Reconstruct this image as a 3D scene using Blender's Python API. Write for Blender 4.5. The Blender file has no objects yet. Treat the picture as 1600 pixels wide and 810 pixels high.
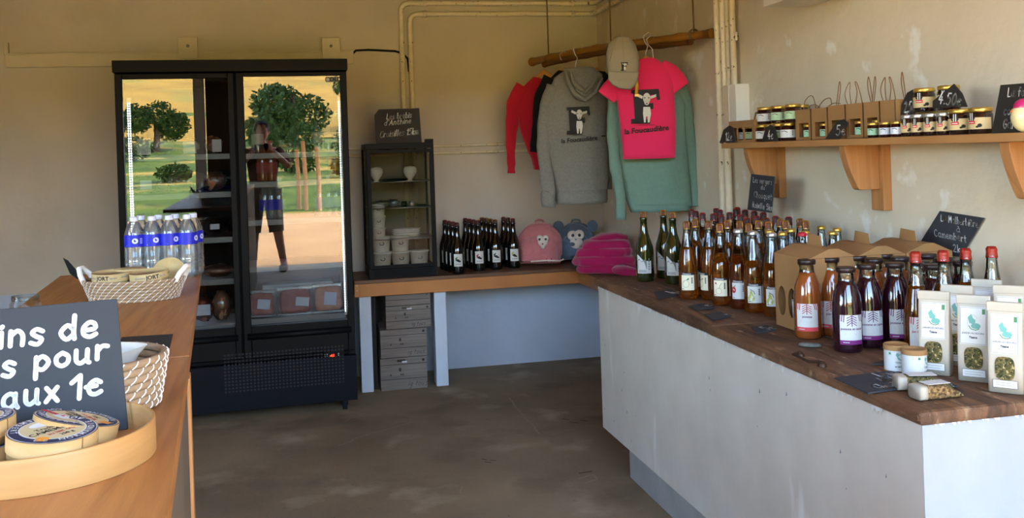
import bpy, math, random
from mathutils import Vector, Matrix, noise
sc = bpy.context.scene
COL = sc.collection
PI = math.pi
rnd = random.Random(7)
# ------------------------------------------------------------------ camera, sky, sun, exposure
F, ROLL, TH, H, CX, CY = 1500.0, .033, math.atan(333 / 1500), 1.45, 800.0, 237.0
cam = bpy.data.objects.new('camera', bpy.data.cameras.new('camera'))
COL.objects.link(cam); sc.camera = cam
cam.data.sensor_width = 36; cam.data.lens = 36 * F / 1600
cam.data.shift_y = -(405 - CY) / 1600
cam.data.clip_start = .04; cam.data.clip_end = 600
cam.matrix_world = (Matrix.Translation((0, 0, H)) @ Matrix.Rotation(-TH, 4, 'Z') @ Matrix.Rotation(PI / 2, 4, 'X')
                    @ Matrix.Rotation(-ROLL, 4, 'Z'))
# shift is applied in the rolled sensor frame: compensate the principal point
cam.data.shift_y = -(405 - CY) / 1600
w = bpy.data.worlds.new('sky'); sc.world = w; w.use_nodes = True
nt = w.node_tree; bg = nt.nodes['Background']
sky = nt.nodes.new('ShaderNodeTexSky'); sky.sky_type = 'NISHITA'
sky.sun_disc = False; sky.sun_elevation = math.radians(50); sky.sun_rotation = math.radians(80)
sky.air_density = 1.0; sky.dust_density = 1.5; sky.ozone_density = 1.0
nt.links.new(sky.outputs[0], bg.inputs[0]); bg.inputs[1].default_value = 1.5
sun = bpy.data.objects.new('sun', bpy.data.lights.new('sun', 'SUN')); COL.objects.link(sun)
sun.data.energy = 5.0; sun.data.color = (1, .93, .80); sun.data.angle = .01
sun.rotation_euler = Vector((.75, .10, .85)).to_track_quat('Z', 'Y').to_euler()
sc.view_settings.view_transform = 'Standard'; sc.view_settings.look = 'None'
sc.view_settings.gamma = 1; sc.view_settings.use_curve_mapping = False
sc.view_settings.exposure = 1.62
sc.cycles.max_bounces = 14; sc.cycles.diffuse_bounces = 6; sc.cycles.glossy_bounces = 5
sc.cycles.transmission_bounces = 10; sc.cycles.transparent_max_bounces = 24
sc.cycles.caustics_reflective = False; sc.cycles.caustics_refractive = False
sc.cycles.sample_clamp_indirect = 6
# ------------------------------------------------------------------ from the photo's pixels to points on real planes
def ray(x, y):
    dx, dy = x - CX, y - CY
    u = (dx * math.cos(ROLL) - dy * math.sin(ROLL)) / F
    v = (dx * math.sin(ROLL) + dy * math.cos(ROLL)) / F
    s, c = math.sin(TH), math.cos(TH)
    return Vector((u * c + s, -u * s + c, -v))
EYE = Vector((0, 0, H))
def hit(x, y, P, n):
    d = ray(x, y); P = Vector(P); n = Vector(n)
    return EYE + d * ((P - EYE).dot(n) / d.dot(n))
def G(x, y, z): return hit(x, y, (0, 0, z), (0, 0, 1))
def WY(x, y, Y): return hit(x, y, (0, Y, 0), (0, 1, 0))
def WX(x, y, X): return hit(x, y, (X, 0, 0), (1, 0, 0))
# ------------------------------------------------------------------ materials
def lin(c):
    return tuple(((v / 255) / 12.92 if v / 255 <= .04045 else ((v / 255 + .055) / 1.055) ** 2.4) for v in c) + (1,)
MATS = {}
def M(name, rgb, rough=.6, rgb2=None, scale=8, stretch=(1, 1, 1), bump=0, bscale=40, bstretch=None, metal=0, coat=0,
      trans=0, emit=0, detail=5, contrast=.5, spec=.5, sss=0, sheen=0, dist=0, ior=1.45, alpha=1):
    m = bpy.data.materials.new(name); m.use_nodes = True
    t = m.node_tree; b = t.nodes['Principled BSDF']
    b.inputs['Base Color'].default_value = lin(rgb)
    b.inputs['Roughness'].default_value = rough; b.inputs['Metallic'].default_value = metal
    b.inputs['Coat Weight'].default_value = coat; b.inputs['Coat Roughness'].default_value = .05
    b.inputs['Transmission Weight'].default_value = trans; b.inputs['IOR'].default_value = ior
    b.inputs['Specular IOR Level'].default_value = spec
    b.inputs['Sheen Weight'].default_value = sheen; b.inputs['Alpha'].default_value = alpha
    if sss:
        b.inputs['Subsurface Weight'].default_value = sss; b.inputs['Subsurface Radius'].default_value = (.02, .012, .006)
    if emit:
        b.inputs['Emission Color'].default_value = lin(rgb); b.inputs['Emission Strength'].default_value = emit
    tc = t.nodes.new('ShaderNodeTexCoord')
    if rgb2:
        mp = t.nodes.new('ShaderNodeMapping'); mp.inputs['Scale'].default_value = stretch
        n = t.nodes.new('ShaderNodeTexNoise'); n.inputs['Scale'].default_value = scale
        n.inputs['Detail'].default_value = detail; n.inputs['Distortion'].default_value = dist
        r = t.nodes.new('ShaderNodeValToRGB'); r.color_ramp.elements[0].position = .5 - contrast / 2
        r.color_ramp.elements[1].position = .5 + contrast / 2
        r.color_ramp.elements[0].color = lin(rgb); r.color_ramp.elements[1].color = lin(rgb2)
        t.links.new(tc.outputs['Object'], mp.inputs[0]); t.links.new(mp.outputs[0], n.inputs[0])
        t.links.new(n.outputs[0], r.inputs[0]); t.links.new(r.outputs[0], b.inputs['Base Color'])
    if bump:
        mp2 = t.nodes.new('ShaderNodeMapping'); mp2.inputs['Scale'].default_value = bstretch or stretch
        n2 = t.nodes.new('ShaderNodeTexNoise'); n2.inputs['Scale'].default_value = bscale; n2.inputs['Detail'].default_value = 6
        bp = t.nodes.new('ShaderNodeBump'); bp.inputs['Strength'].default_value = bump; bp.inputs['Distance'].default_value = .01
        t.links.new(tc.outputs['Object'], mp2.inputs[0]); t.links.new(mp2.outputs[0], n2.inputs[0])
        t.links.new(n2.outputs[0], bp.inputs['Height']); t.links.new(bp.outputs[0], b.inputs['Normal'])
    MATS[name] = m; return m
def layer(m, rgb, scale, lo, hi, stretch=(1, 1, 1), kind='noise'):
    """another procedural patch layer (stains, flecks) mixed over a material's colour"""
    t = m.node_tree; b = t.nodes['Principled BSDF']; src = b.inputs['Base Color']
    tc = t.nodes.new('ShaderNodeTexCoord'); mp = t.nodes.new('ShaderNodeMapping'); mp.inputs['Scale'].default_value = stretch
    mp.inputs['Location'].default_value = (scale, 1.7, 3.1)
    n = t.nodes.new('ShaderNodeTexNoise' if kind == 'noise' else 'ShaderNodeTexVoronoi'); n.inputs['Scale'].default_value = scale
    if kind == 'noise': n.inputs['Detail'].default_value = 6
    r = t.nodes.new('ShaderNodeMapRange'); r.inputs[1].default_value = lo; r.inputs[2].default_value = hi
    mx = t.nodes.new('ShaderNodeMix'); mx.data_type = 'RGBA'
    t.links.new(tc.outputs['Object'], mp.inputs[0]); t.links.new(mp.outputs[0], n.inputs[0])
    t.links.new(n.outputs[0], r.inputs[0]); t.links.new(r.outputs[0], mx.inputs[0])
    if src.is_linked:
        s = src.links[0].from_socket; t.links.new(s, mx.inputs[6])
    else: mx.inputs[6].default_value = src.default_value
    mx.inputs[7].default_value = lin(rgb); t.links.new(mx.outputs[2], src)
    return m
def thin(name, tint=(255, 255, 255), refl=1.0, ior=1.5, rough=0, haze=0):
    """thin clear sheet: transparent plus Fresnel reflection"""
    m = bpy.data.materials.new(name); m.use_nodes = True; t = m.node_tree
    for n in list(t.nodes): t.nodes.remove(n)
    o = t.nodes.new('ShaderNodeOutputMaterial'); mx = t.nodes.new('ShaderNodeMixShader')
    tr = t.nodes.new('ShaderNodeBsdfTransparent'); tr.inputs[0].default_value = lin(tint)
    g = t.nodes.new('ShaderNodeBsdfGlossy'); g.inputs['Roughness'].default_value = rough
    fr = t.nodes.new('ShaderNodeFresnel'); fr.inputs[0].default_value = ior
    mu = t.nodes.new('ShaderNodeMath'); mu.operation = 'MULTIPLY'; mu.inputs[1].default_value = refl; mu.use_clamp = True
    t.links.new(fr.outputs[0], mu.inputs[0]); t.links.new(mu.outputs[0], mx.inputs[0])
    src = tr
    if haze:
        df = t.nodes.new('ShaderNodeBsdfDiffuse'); df.inputs[0].default_value = lin((225, 232, 236)); src = t.nodes.new('ShaderNodeMixShader'); src.inputs[0].default_value = haze
        t.links.new(tr.outputs[0], src.inputs[1]); t.links.new(df.outputs[0], src.inputs[2])
    t.links.new(src.outputs[0], mx.inputs[1]); t.links.new(g.outputs[0], mx.inputs[2]); t.links.new(mx.outputs[0], o.inputs[0])
    MATS[name] = m; return m
def liquid(name, rgb, dif=.35, ior=1.36):
    m = bpy.data.materials.new(name); m.use_nodes = True; t = m.node_tree
    b = t.nodes['Principled BSDF']; b.inputs['Base Color'].default_value = lin(rgb); b.inputs['Roughness'].default_value = .02
    b.inputs['Transmission Weight'].default_value = 1 - dif; b.inputs['IOR'].default_value = ior
    b.inputs['Coat Weight'].default_value = .6; b.inputs['Coat Roughness'].default_value = .02
    MATS[name] = m; return m
M('sky_tint', (190, 200, 214), .9, (176, 187, 203), 3, bump=.3, bscale=18)  # blue of the sky light put into the lower wall's colour
M('plaster_back', (204, 196, 182), .9, (192, 184, 170), 2.5, bump=.25, bscale=18)
layer(MATS['plaster_back'], (182, 172, 150), 1.3, .55, .8)
M('scratch', (158, 138, 110), .9); M('crack', (70, 58, 44), .9)
M('plaster_right', (214, 204, 182), .9, (202, 191, 168), 3, bump=.5, bscale=14)
layer(MATS['plaster_right'], (224, 222, 214), 9, .62, .72)
layer(MATS['plaster_right'], (180, 170, 148), 1.1, .55, .85)
M('ceiling_wood', (150, 112, 70), .8, (120, 86, 50), 3, (1, 10, 1))
M('concrete', (158, 138, 108), .8, (122, 105, 80), 1.6, bump=.25, bscale=30, detail=9, contrast=.45)
layer(MATS['concrete'], (184, 166, 136), 4, .58, .8); layer(MATS['concrete'], (92, 78, 60), 2.2, .55, .8)
layer(MATS['concrete'], (58, 50, 42), 45, .72, .78)
M('end_light_tone', (168, 174, 184), .8, (156, 162, 172), 6, bump=.2, bscale=12)  # counter white for the end face, darkened and blued to offset strong daylight
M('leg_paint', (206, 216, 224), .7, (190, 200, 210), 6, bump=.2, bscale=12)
M('white_paint', (214, 209, 196), .7, (200, 195, 182), 6, bump=.2, bscale=12, bstretch=(1, 1, .3))
layer(MATS['white_paint'], (150, 140, 120), 60, .73, .8)
layer(MATS['white_paint'], (232, 232, 228), 7, .6, .7, (1, 1, .25))
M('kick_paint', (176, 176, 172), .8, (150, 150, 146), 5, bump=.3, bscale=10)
M('limewash', (228, 228, 222), .9, (205, 204, 196), 30, bump=.6, bscale=60)
M('pipe_paint', (228, 220, 196), .45, (214, 204, 176), 20); layer(MATS['pipe_paint'], (96, 70, 46), 45, .64, .68)
M('trunking', (208, 198, 174), .5, (196, 185, 160), 8)
M('pine', (196, 132, 68), .55, (164, 100, 46), 2.2, (1, 14, 1), bump=.08, dist=.6, detail=6)
M('pine_y', (184, 124, 66), .42, (150, 94, 46), 3.0, (14, .8, 4), bump=.08, dist=1.0, detail=8, contrast=.4)
M('pine_z', (188, 138, 86), .6, (156, 106, 62), 2.2, (14, 14, 1), dist=.8)
M('pine_shelf', (186, 140, 88), .6, (154, 108, 62), 2.0, (12, 1, 4), dist=.8)
M('pine_top', (118, 80, 48), .5, (84, 54, 32), 2.2, (1, 14, 1))
M('old_board', (134, 96, 66), .6, (74, 50, 34), 2.4, (9, 1, 3), bump=.6, dist=1.4, detail=10, contrast=.35)
layer(MATS['old_board'], (168, 138, 106), 14, .6, .72, (3, 1, 1))
M('grey_board', (112, 98, 80), .75, (88, 74, 60), 2.5, (9, 9, 1))
M('crate_print', (134, 124, 114), .8, (102, 93, 84), 3, (1, 1, 16), dist=1)
M('crate_dark', (30, 26, 24), .8)
M('bamboo', (156, 110, 44), .4, (120, 80, 28), 5, (1, 1, 1), spec=.4); M('bamboo_dark', (104, 66, 26), .5, (78, 46, 18), 6)
M('rope', (110, 92, 60), .9)
M('black_metal', (10, 11, 13), .5, spec=.15); M('black_frame', (6, 6, 7), .5, spec=.15); M('dark_in', (16, 18, 20), .7, spec=.1)
M('fridge_low', (11, 14, 21), .6, spec=.15); M('grill', (5, 6, 8), .6); M('steel', (150, 152, 152), .3, metal=1)
M('shelf_steel', (112, 116, 120), .4, metal=.4); M('led', (225, 235, 255), .5, emit=16); M('red_led', (255, 30, 10), .5, emit=6)
M('wire', (190, 190, 195), .3, metal=1); M('rubber', (12, 12, 12), .8)
thin('fridge_glass', (205, 208, 206), 2.8); thin('cab_glass', (214, 212, 206), .07); thin('clear_glass', (240, 244, 242), .5); thin('neck_glass', (240, 246, 243), 2.4)
thin('plastic_film', (215, 218, 218), 2.5, rough=.12); thin('pet', (222, 232, 238), 2.4, rough=.05, haze=.14)
M('slate', (44, 47, 52), .65, (54, 58, 64), 5, bump=.15, bscale=60); M('slate_big', (35, 39, 42), .6, (30, 34, 37), 4)
M('slate_warm', (40, 36, 32), .7); M('chalk', (238, 240, 240), .8)
M('kraft', (160, 120, 74), .8, (146, 108, 66), 10, bump=.1, bscale=80); M('kraft_dark', (128, 92, 54), .85)
M('paper', (208, 209, 204), .7); M('paper_cream', (232, 226, 196), .7); M('ink', (26, 26, 28), .7); M('ink_soft', (120, 124, 126), .8)
M('paper_green', (172, 200, 160), .7); M('paper_mint', (150, 196, 168), .7); M('paper_blue', (200, 208, 222), .7)
M('lid_gold', (214, 176, 84), .3, metal=.8); M('lid_silver', (206, 206, 200), .3, metal=.8); M('lid_brown', (40, 24, 22), .35)
M('lid_red', (190, 30, 50), .4); M('foil_gold', (205, 150, 50), .3, metal=.8); M('foil_red', (150, 36, 28), .4, metal=.3)
M('cork', (118, 66, 40), .6, (84, 42, 26), 60); M('cork_dark', (46, 22, 18), .5); M('cork_red', (150, 44, 26), .45); M('jam', (38, 8, 10), .08, coat=1); M('jam_choc', (34, 18, 14), .08, coat=1)
M('glass_dark', (8, 14, 6), .06, coat=1, spec=.6); M('glass_olive', (34, 40, 8), .06, coat=1, spec=.6)
M('glass_black', (6, 7, 6), .06, coat=1, spec=.6)
liquid('cider', (182, 96, 18), .14); liquid('cider_red', (150, 62, 14), .16)
M('juice', (136, 72, 28), .12, (122, 62, 24), 6, coat=1, sss=.0); M('juice_purple', (36, 8, 20), .1, coat=1)
M('grape', (120, 36, 110), .7); M('rose', (214, 72, 84), .7); M('print_red', (170, 40, 54), .7); M('print_purple', (92, 44, 92), .7)
M('pear', (158, 168, 50), .7, (190, 190, 90), 60); M('apple_red', (176, 40, 40), .7); M('leaf_print', (70, 110, 50), .7)
M('teal_print', (110, 168, 156), .7); M('green_print', (74, 130, 84), .7)
M('herb', (120, 108, 62), .9, (52, 58, 30), 130, bump=.9, bscale=160, contrast=.2); layer(MATS['herb'], (206, 186, 130), 170, .6, .66)
M('herb_warm', (160, 128, 80), .9, (84, 60, 34), 130, bump=.9, bscale=160, contrast=.2); layer(MATS['herb_warm'], (214, 190, 140), 170, .58, .66)
M('bag_paper', (190, 182, 164), .65, (176, 168, 150), 12, bump=.15, bscale=25)
M('red_cloth', (186, 14, 44), .9, sheen=.2, bump=.2, bscale=60); M('pink_cloth', (224, 34, 92), .85, sheen=.2, bump=.15, bscale=60)
M('black_cloth', (12, 12, 14), .95); M('grey_cloth', (132, 132, 124), .95, (116, 116, 110), 90, bump=.3, bscale=90)
M('green_cloth', (112, 142, 128), .92, (104, 134, 120), 50, bump=.2, bscale=70)
M('cap_cloth', (146, 140, 122), .9, bump=.15, bscale=120); M('magenta_cloth', (178, 16, 82), .9, sheen=.3, bump=.2, bscale=50)
M('pink_plush', (206, 124, 124), .95, (190, 106, 108), 30, sheen=.5, bump=.7, bscale=90)
M('grey_plush', (98, 116, 134), .95, (82, 100, 118), 30, sheen=.5, bump=.7, bscale=90); M('cream_plush', (222, 210, 196), .95, bump=.5, bscale=90)
M('hanger_wood', (206, 146, 76), .4, (186, 124, 60), 12); M('brass', (150, 120, 60), .35, metal=.8)
M('pot', (226, 226, 220), .45); M('pot_lid', (214, 218, 212), .4); M('tray_ply', (190, 144, 86), .45, (168, 122, 68), 5, (1, 1, 12), dist=.6)
M('tray_in', (170, 122, 68), .5, (180, 128, 70), 4, (9, 1, 1)); M('poplar', (196, 158, 100), .6, (178, 138, 84), 12, (1, 1, 6))
M('navy', (34, 34, 62), .5); M('label_cream', (198, 178, 130), .6); M('label_red', (190, 40, 44), .6); M('orange', (230, 150, 40), .6)
M('jort_paper', (198, 174, 124), .6, (182, 158, 108), 40)
M('coil', (164, 138, 106), .85, (146, 120, 90), 30, bump=.4, bscale=90); M('white_cord', (232, 228, 222), .8)
M('tissue', (214, 210, 200), .8, alpha=.8); M('cheese', (214, 196, 132), .5); M('white_cheese', (222, 220, 210), .5)
M('meat', (140, 44, 40), .4, (170, 90, 80), 25); M('meat_pale', (214, 150, 116), .45, (196, 120, 90), 30)
M('blue_label', (30, 40, 190), .4); M('blue_white', (214, 220, 240), .5)
M('ceramic_cream', (226, 214, 160), .25, coat=.5); M('ceramic_pink', (190, 40, 100), .3, coat=.5); M('ceramic_orange', (240, 130, 40), .3, coat=.5)
M('iron', (58, 44, 36), .5, (84, 60, 44), 60, metal=.6, bump=.5); M('stone', (110, 112, 104), .6, (70, 72, 66), 30)
M('white_metal', (214, 210, 196), .5); M('door_wood', (74, 56, 40), .8, (56, 42, 30), 3, (12, 12, 1))
M('sand', (222, 172, 112), .95, (200, 150, 94), .9, bump=.4, bscale=4, detail=9); layer(MATS['sand'], (150, 120, 76), .5, .55, .8)
M('grass', (112, 128, 36), .95, (60, 84, 22), 1.2, bump=.8, bscale=5, detail=9); layer(MATS['grass'], (196, 160, 74), .8, .52, .66, (.4, 1.6, 1)); layer(MATS['grass'], (40, 60, 18), 1.6, .58, .7)
M('dry_grass', (206, 158, 56), .95, (168, 126, 40), .5, detail=9); layer(MATS['dry_grass'], (150, 146, 62), .2, .55, .75)
M('leaf', (86, 110, 44), .8, (34, 56, 22), 3); M('bark', (90, 70, 52), .9); M('post_wood', (190, 150, 100), .9, (160, 120, 78), 6)
M('skin', (206, 150, 122), .6, sss=0); M('hair', (52, 36, 24), .7); M('shirt', (96, 60, 44), .9); M('trousers', (120, 104, 84), .9)
M('shoe', (60, 50, 44), .8); M('phone', (12, 12, 14), .2)
M('gold_mark', (196, 164, 60), .5); M('white_dot', (230, 230, 228), .6)
# ------------------------------------------------------------------ mesh builder
class MB:
    def __init__(s): s.v = []; s.f = []; s.m = []; s.sm = []; s.mats = []
    def mi(s, m):
        if m not in s.mats: s.mats.append(m)
        return s.mats.index(m)
    def add(s, vs, fs, mat, smooth=False, T=None):
        o = len(s.v); k = s.mi(mat)
        s.v += [tuple(T @ Vector(v)) if T else tuple(v) for v in vs]
        for f in fs: s.f.append(tuple(i + o for i in f)); s.m.append(k); s.sm.append(smooth)
        return s
    def box(s, c, d, mat, T=None, r=0):
        x, y, z = [q / 2 for q in d]; cx, cy, cz = c
        vs = [(cx + a * x, cy + b * y, cz + e * z) for e in (-1, 1) for b in (-1, 1) for a in (-1, 1)]
        return s.add(vs, [(0, 2, 3, 1), (4, 5, 7, 6), (0, 1, 5, 4), (1, 3, 7, 5), (3, 2, 6, 7), (2, 0, 4, 6)], mat, False, T)
    def bx(s, a, b, mat, T=None):
        return s.box([(a[i] + b[i]) / 2 for i in range(3)], [abs(b[i] - a[i]) for i in range(3)], mat, T)
    def lathe(s, prof, mat, seg=24, T=None, smooth=True, sx=1, sy=1):
        """prof: (r, z) or (r, z, material) from the bottom up; a row's material covers the band above it"""
        cur = mat; rows = [(p[0], p[1], p[2] if len(p) > 2 else None) for p in prof]
        base = len(s.v)
        for r, z, _ in rows:
            for i in range(seg):
                a = 2 * PI * i / seg; v = Vector((r * sx * math.cos(a), r * sy * math.sin(a), z))
                s.v.append(tuple(T @ v) if T else tuple(v))
        for j in range(len(rows) - 1):
            cur = rows[j][2] or cur; k = s.mi(cur)
            for i in range(seg):
                i2 = (i + 1) % seg; a, b = base + j * seg, base + (j + 1) * seg
                s.f.append((a + i, a + i2, b + i2, b + i)); s.m.append(k); s.sm.append(smooth)
        return s
    def tube(s, pts, r, mat, seg=8, T=None, close=False, flat=None, caps=True):
        pts = [Vector(p) for p in pts]; n = len(pts); base = len(s.v); k = s.mi(mat)
        rr = r if isinstance(r, (list, tuple)) else [r] * n
        t0 = (pts[1] - pts[0]).normalized(); up = Vector((0, 0, 1)) if abs(t0.z) < .9 else Vector((1, 0, 0))
        nx = t0.cross(up).normalized()
        for i, p in enumerate(pts):
            if close: t = pts[(i + 1) % n] - pts[i - 1]
            else: t = pts[min(i + 1, n - 1)] - pts[max(i - 1, 0)]
            t.normalize(); nx = (nx - t * nx.dot(t))
            nx = nx.normalized() if nx.length > 1e-6 else t.orthogonal().normalized()
            b = t.cross(nx)
            for j in range(seg):
                a = 2 * PI * j / seg; v = p + (nx * math.cos(a) + b * math.sin(a)) * rr[i]
                s.v.append(tuple(T @ v) if T else tuple(v))
        for i in range(n if close else n - 1):
            a, c = base + i * seg, base + ((i + 1) % n) * seg
            for j in range(seg):
                j2 = (j + 1) % seg; s.f.append((a + j, a + j2, c + j2, c + j)); s.m.append(k); s.sm.append(True)
        if caps and not close:
            s.f.append(tuple(base + j for j in range(seg))); s.m.append(k); s.sm.append(False)
            s.f.append(tuple(base + (n - 1) * seg + j for j in reversed(range(seg)))); s.m.append(k); s.sm.append(False)
        return s
    def prism(s, poly, a, b, mat, axis='y', T=None):
        """2D polygon (u, w) extruded along an axis from a to b: y -> (u, t, w); x -> (t, u, w); z -> (u, w, t)"""
        mk = {'y': lambda p, t: (p[0], t, p[1]), 'x': lambda p, t: (t, p[0], p[1]), 'z': lambda p, t: (p[0], p[1], t)}[axis]
        n = len(poly); vs = [mk(p, a) for p in poly] + [mk(p, b) for p in poly]
        fs = [tuple(range(n)), tuple(range(2 * n - 1, n - 1, -1))] + [(i, i + n, (i + 1) % n + n, (i + 1) % n) for i in range(n)]
        return s.add(vs, fs, mat, False, T)
    def loft(s, secs, mat, seg=28, T=None, p=2.4, disp=None, caps=True):
        """secs: (centre, half width vector, half depth vector); super-elliptic sections"""
        base = len(s.v); k = s.mi(mat); e = 2 / p
        for ci, (c, a, b) in enumerate(secs):
            c, a, b = Vector(c), Vector(a), Vector(b)
            for j in range(seg):
                t = 2 * PI * j / seg; cs, sn = math.cos(t), math.sin(t)
                q = a * (abs(cs) ** e * (1 if cs > 0 else -1)) + b * (abs(sn) ** e * (1 if sn > 0 else -1))
                v = c + q
                if disp: v = v + q.normalized() * disp(v)
                s.v.append(tuple(T @ v) if T else tuple(v))
        n = len(secs)
        for i in range(n - 1):
            for j in range(seg):
                j2 = (j + 1) % seg; x, y = base + i * seg, base + (i + 1) * seg
                s.f.append((x + j, x + j2, y + j2, y + j)); s.m.append(k); s.sm.append(True)
        if caps:
            s.f.append(tuple(base + j for j in reversed(range(seg)))); s.m.append(k); s.sm.append(True)
            s.f.append(tuple(base + (n - 1) * seg + j for j in range(seg))); s.m.append(k); s.sm.append(True)
        return s
    def disc(s, c, nrm, r, mat, seg=14, rx=None):
        nrm = Vector(nrm).normalized(); u = nrm.orthogonal().normalized(); v = nrm.cross(u); c = Vector(c)
        return s.add([c + (u * math.cos(2 * PI * i / seg) + v * math.sin(2 * PI * i / seg)) * r for i in range(seg)], [tuple(range(seg))], mat)
    def sphere(s, c, r, mat, seg=16, rings=10, T=None, disp=None):
        rx, ry, rz = r if isinstance(r, (tuple, list)) else (r, r, r); base = len(s.v); k = s.mi(mat); c = Vector(c)
        for i in range(rings + 1):
            ph = PI * i / rings
            for j in range(seg):
                t = 2 * PI * j / seg; d = Vector((math.sin(ph) * math.cos(t), math.sin(ph) * math.sin(t), -math.cos(ph)))
                v = c + Vector((d.x * rx, d.y * ry, d.z * rz))
                if disp: v = v + d * disp(v)
                s.v.append(tuple(T @ v) if T else tuple(v))
        for i in range(rings):
            for j in range(seg):
                j2 = (j + 1) % seg; a, b = base + i * seg, base + (i + 1) * seg
                s.f.append((a + j, a + j2, b + j2, b + j)); s.m.append(k); s.sm.append(True)
        return s
    def build(s, name, parent=None, loc=None, rotz=0, bevel=0):
        me = bpy.data.meshes.new(name); me.from_pydata(s.v, [], s.f); me.validate(verbose=False)
        for m in s.mats: me.materials.append(MATS[m])
        if len(me.polygons) == len(s.f):
            me.polygons.foreach_set('material_index', s.m); me.polygons.foreach_set('use_smooth', s.sm)
        else:
            me.polygons.foreach_set('material_index', [0] * len(me.polygons))
        me.update()
        o = bpy.data.objects.new(name, me); COL.objects.link(o)
        if parent: o.parent = parent
        if loc is not None: o.location = loc
        o.rotation_euler.z = rotz
        if bevel:
            b = o.modifiers.new('bevel', 'BEVEL'); b.width = bevel; b.segments = 2; b.limit_method = 'ANGLE'; b.angle_limit = .7
        return o
def tag(o, label=None, cat=None, group=None, kind=None):
    if label: o['label'] = label
    if cat: o['category'] = cat
    if group: o['group'] = group
    if kind: o['kind'] = kind
    return o
def thing(name, label, cat, loc=(0, 0, 0), rotz=0, group=None):
    o = bpy.data.objects.new(name, None); COL.objects.link(o); o.empty_display_size = .05
    o.location = loc; o.rotation_euler = (0, 0, rotz); return tag(o, label, cat, group)
def struct(name, mb, bevel=0, label=None):
    o = mb.build(name, bevel=bevel); o['kind'] = 'structure'
    if label: o['label'] = label
    return o
def dup(root, loc=None, rotz=None, label=None, group=None, scale=None):
    r = root.copy(); COL.objects.link(r)
    if loc is not None: r.location = loc
    if rotz is not None: r.rotation_euler = (0, 0, rotz)
    if label: r['label'] = label
    if group: r['group'] = group
    if scale: r.scale = scale
    for ch in [c for c in ALLCH(root)]:
        c = ch.copy(); COL.objects.link(c); c.parent = r
        for g in ALLCH(ch):
            d = g.copy(); COL.objects.link(d); d.parent = c
    return r
def ALLCH(o): return [c for c in bpy.data.objects if c.parent == o]
def text_mesh(txt, size, bold=0, shear=0, align='CENTER'):
    cu = bpy.data.curves.new('t', 'FONT'); cu.body = txt; cu.size = size; cu.align_x = align; cu.align_y = 'CENTER'
    cu.offset = bold; cu.shear = shear; cu.resolution_u = 2
    o = bpy.data.objects.new('t', cu); COL.objects.link(o)
    me = bpy.data.meshes.new_from_object(o.evaluated_get(bpy.context.evaluated_depsgraph_get()))
    vs = [(v.co.x, v.co.y) for v in me.vertices]; fs = [tuple(p.vertices) for p in me.polygons]
    bpy.data.objects.remove(o); bpy.data.meshes.remove(me); bpy.data.curves.remove(cu)
    return vs, fs
def put_text(mb, txt, size, fn, mat, bold=0, shear=0, align='CENTER'):
    vs, fs = text_mesh(txt, size, bold, shear, align)
    mb.add([fn(x, y) for x, y in vs], fs, mat)
def cylmap(R, z0, a0=-PI / 2):
    """flat (s, t) onto a cylinder of radius R whose label centre looks along angle a0"""
    return lambda x, y: (R * math.cos(a0 + x / R), R * math.sin(a0 + x / R), z0 + y)
def patch(mb, x0, x1, y0, y1, fn, mat, n=10):
    vs = []
    for i in range(n + 1):
        x = x0 + (x1 - x0) * i / n; vs += [fn(x, y0), fn(x, y1)]
    mb.add(vs, [(2 * i, 2 * i + 2, 2 * i + 3, 2 * i + 1) for i in range(n)], mat, True)
def blob(mb, pts, fn, mat): mb.add([fn(x, y) for x, y in pts], [tuple(range(len(pts)))], mat)
def ell(cx, cy, rx, ry, n=16, t0=0): return [(cx + rx * math.cos(2 * PI * i / n + t0), cy + ry * math.sin(2 * PI * i / n + t0)) for i in range(n)]
def line2(mb, pts, wd, fn, mat):
    """a drawn line of width wd on a mapped surface"""
    P = [Vector(p) for p in pts]; L = []
    for i, p in enumerate(P):
        t = (P[min(i + 1, len(P) - 1)] - P[max(i - 1, 0)]); t = t.normalized() if t.length > 1e-9 else Vector((1, 0))
        nn = Vector((-t.y, t.x)) * wd / 2; L += [fn(*(p + nn)), fn(*(p - nn))]
    mb.add(L, [(2 * i, 2 * i + 1, 2 * i + 3, 2 * i + 2) for i in range(len(P) - 1)], mat)
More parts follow.
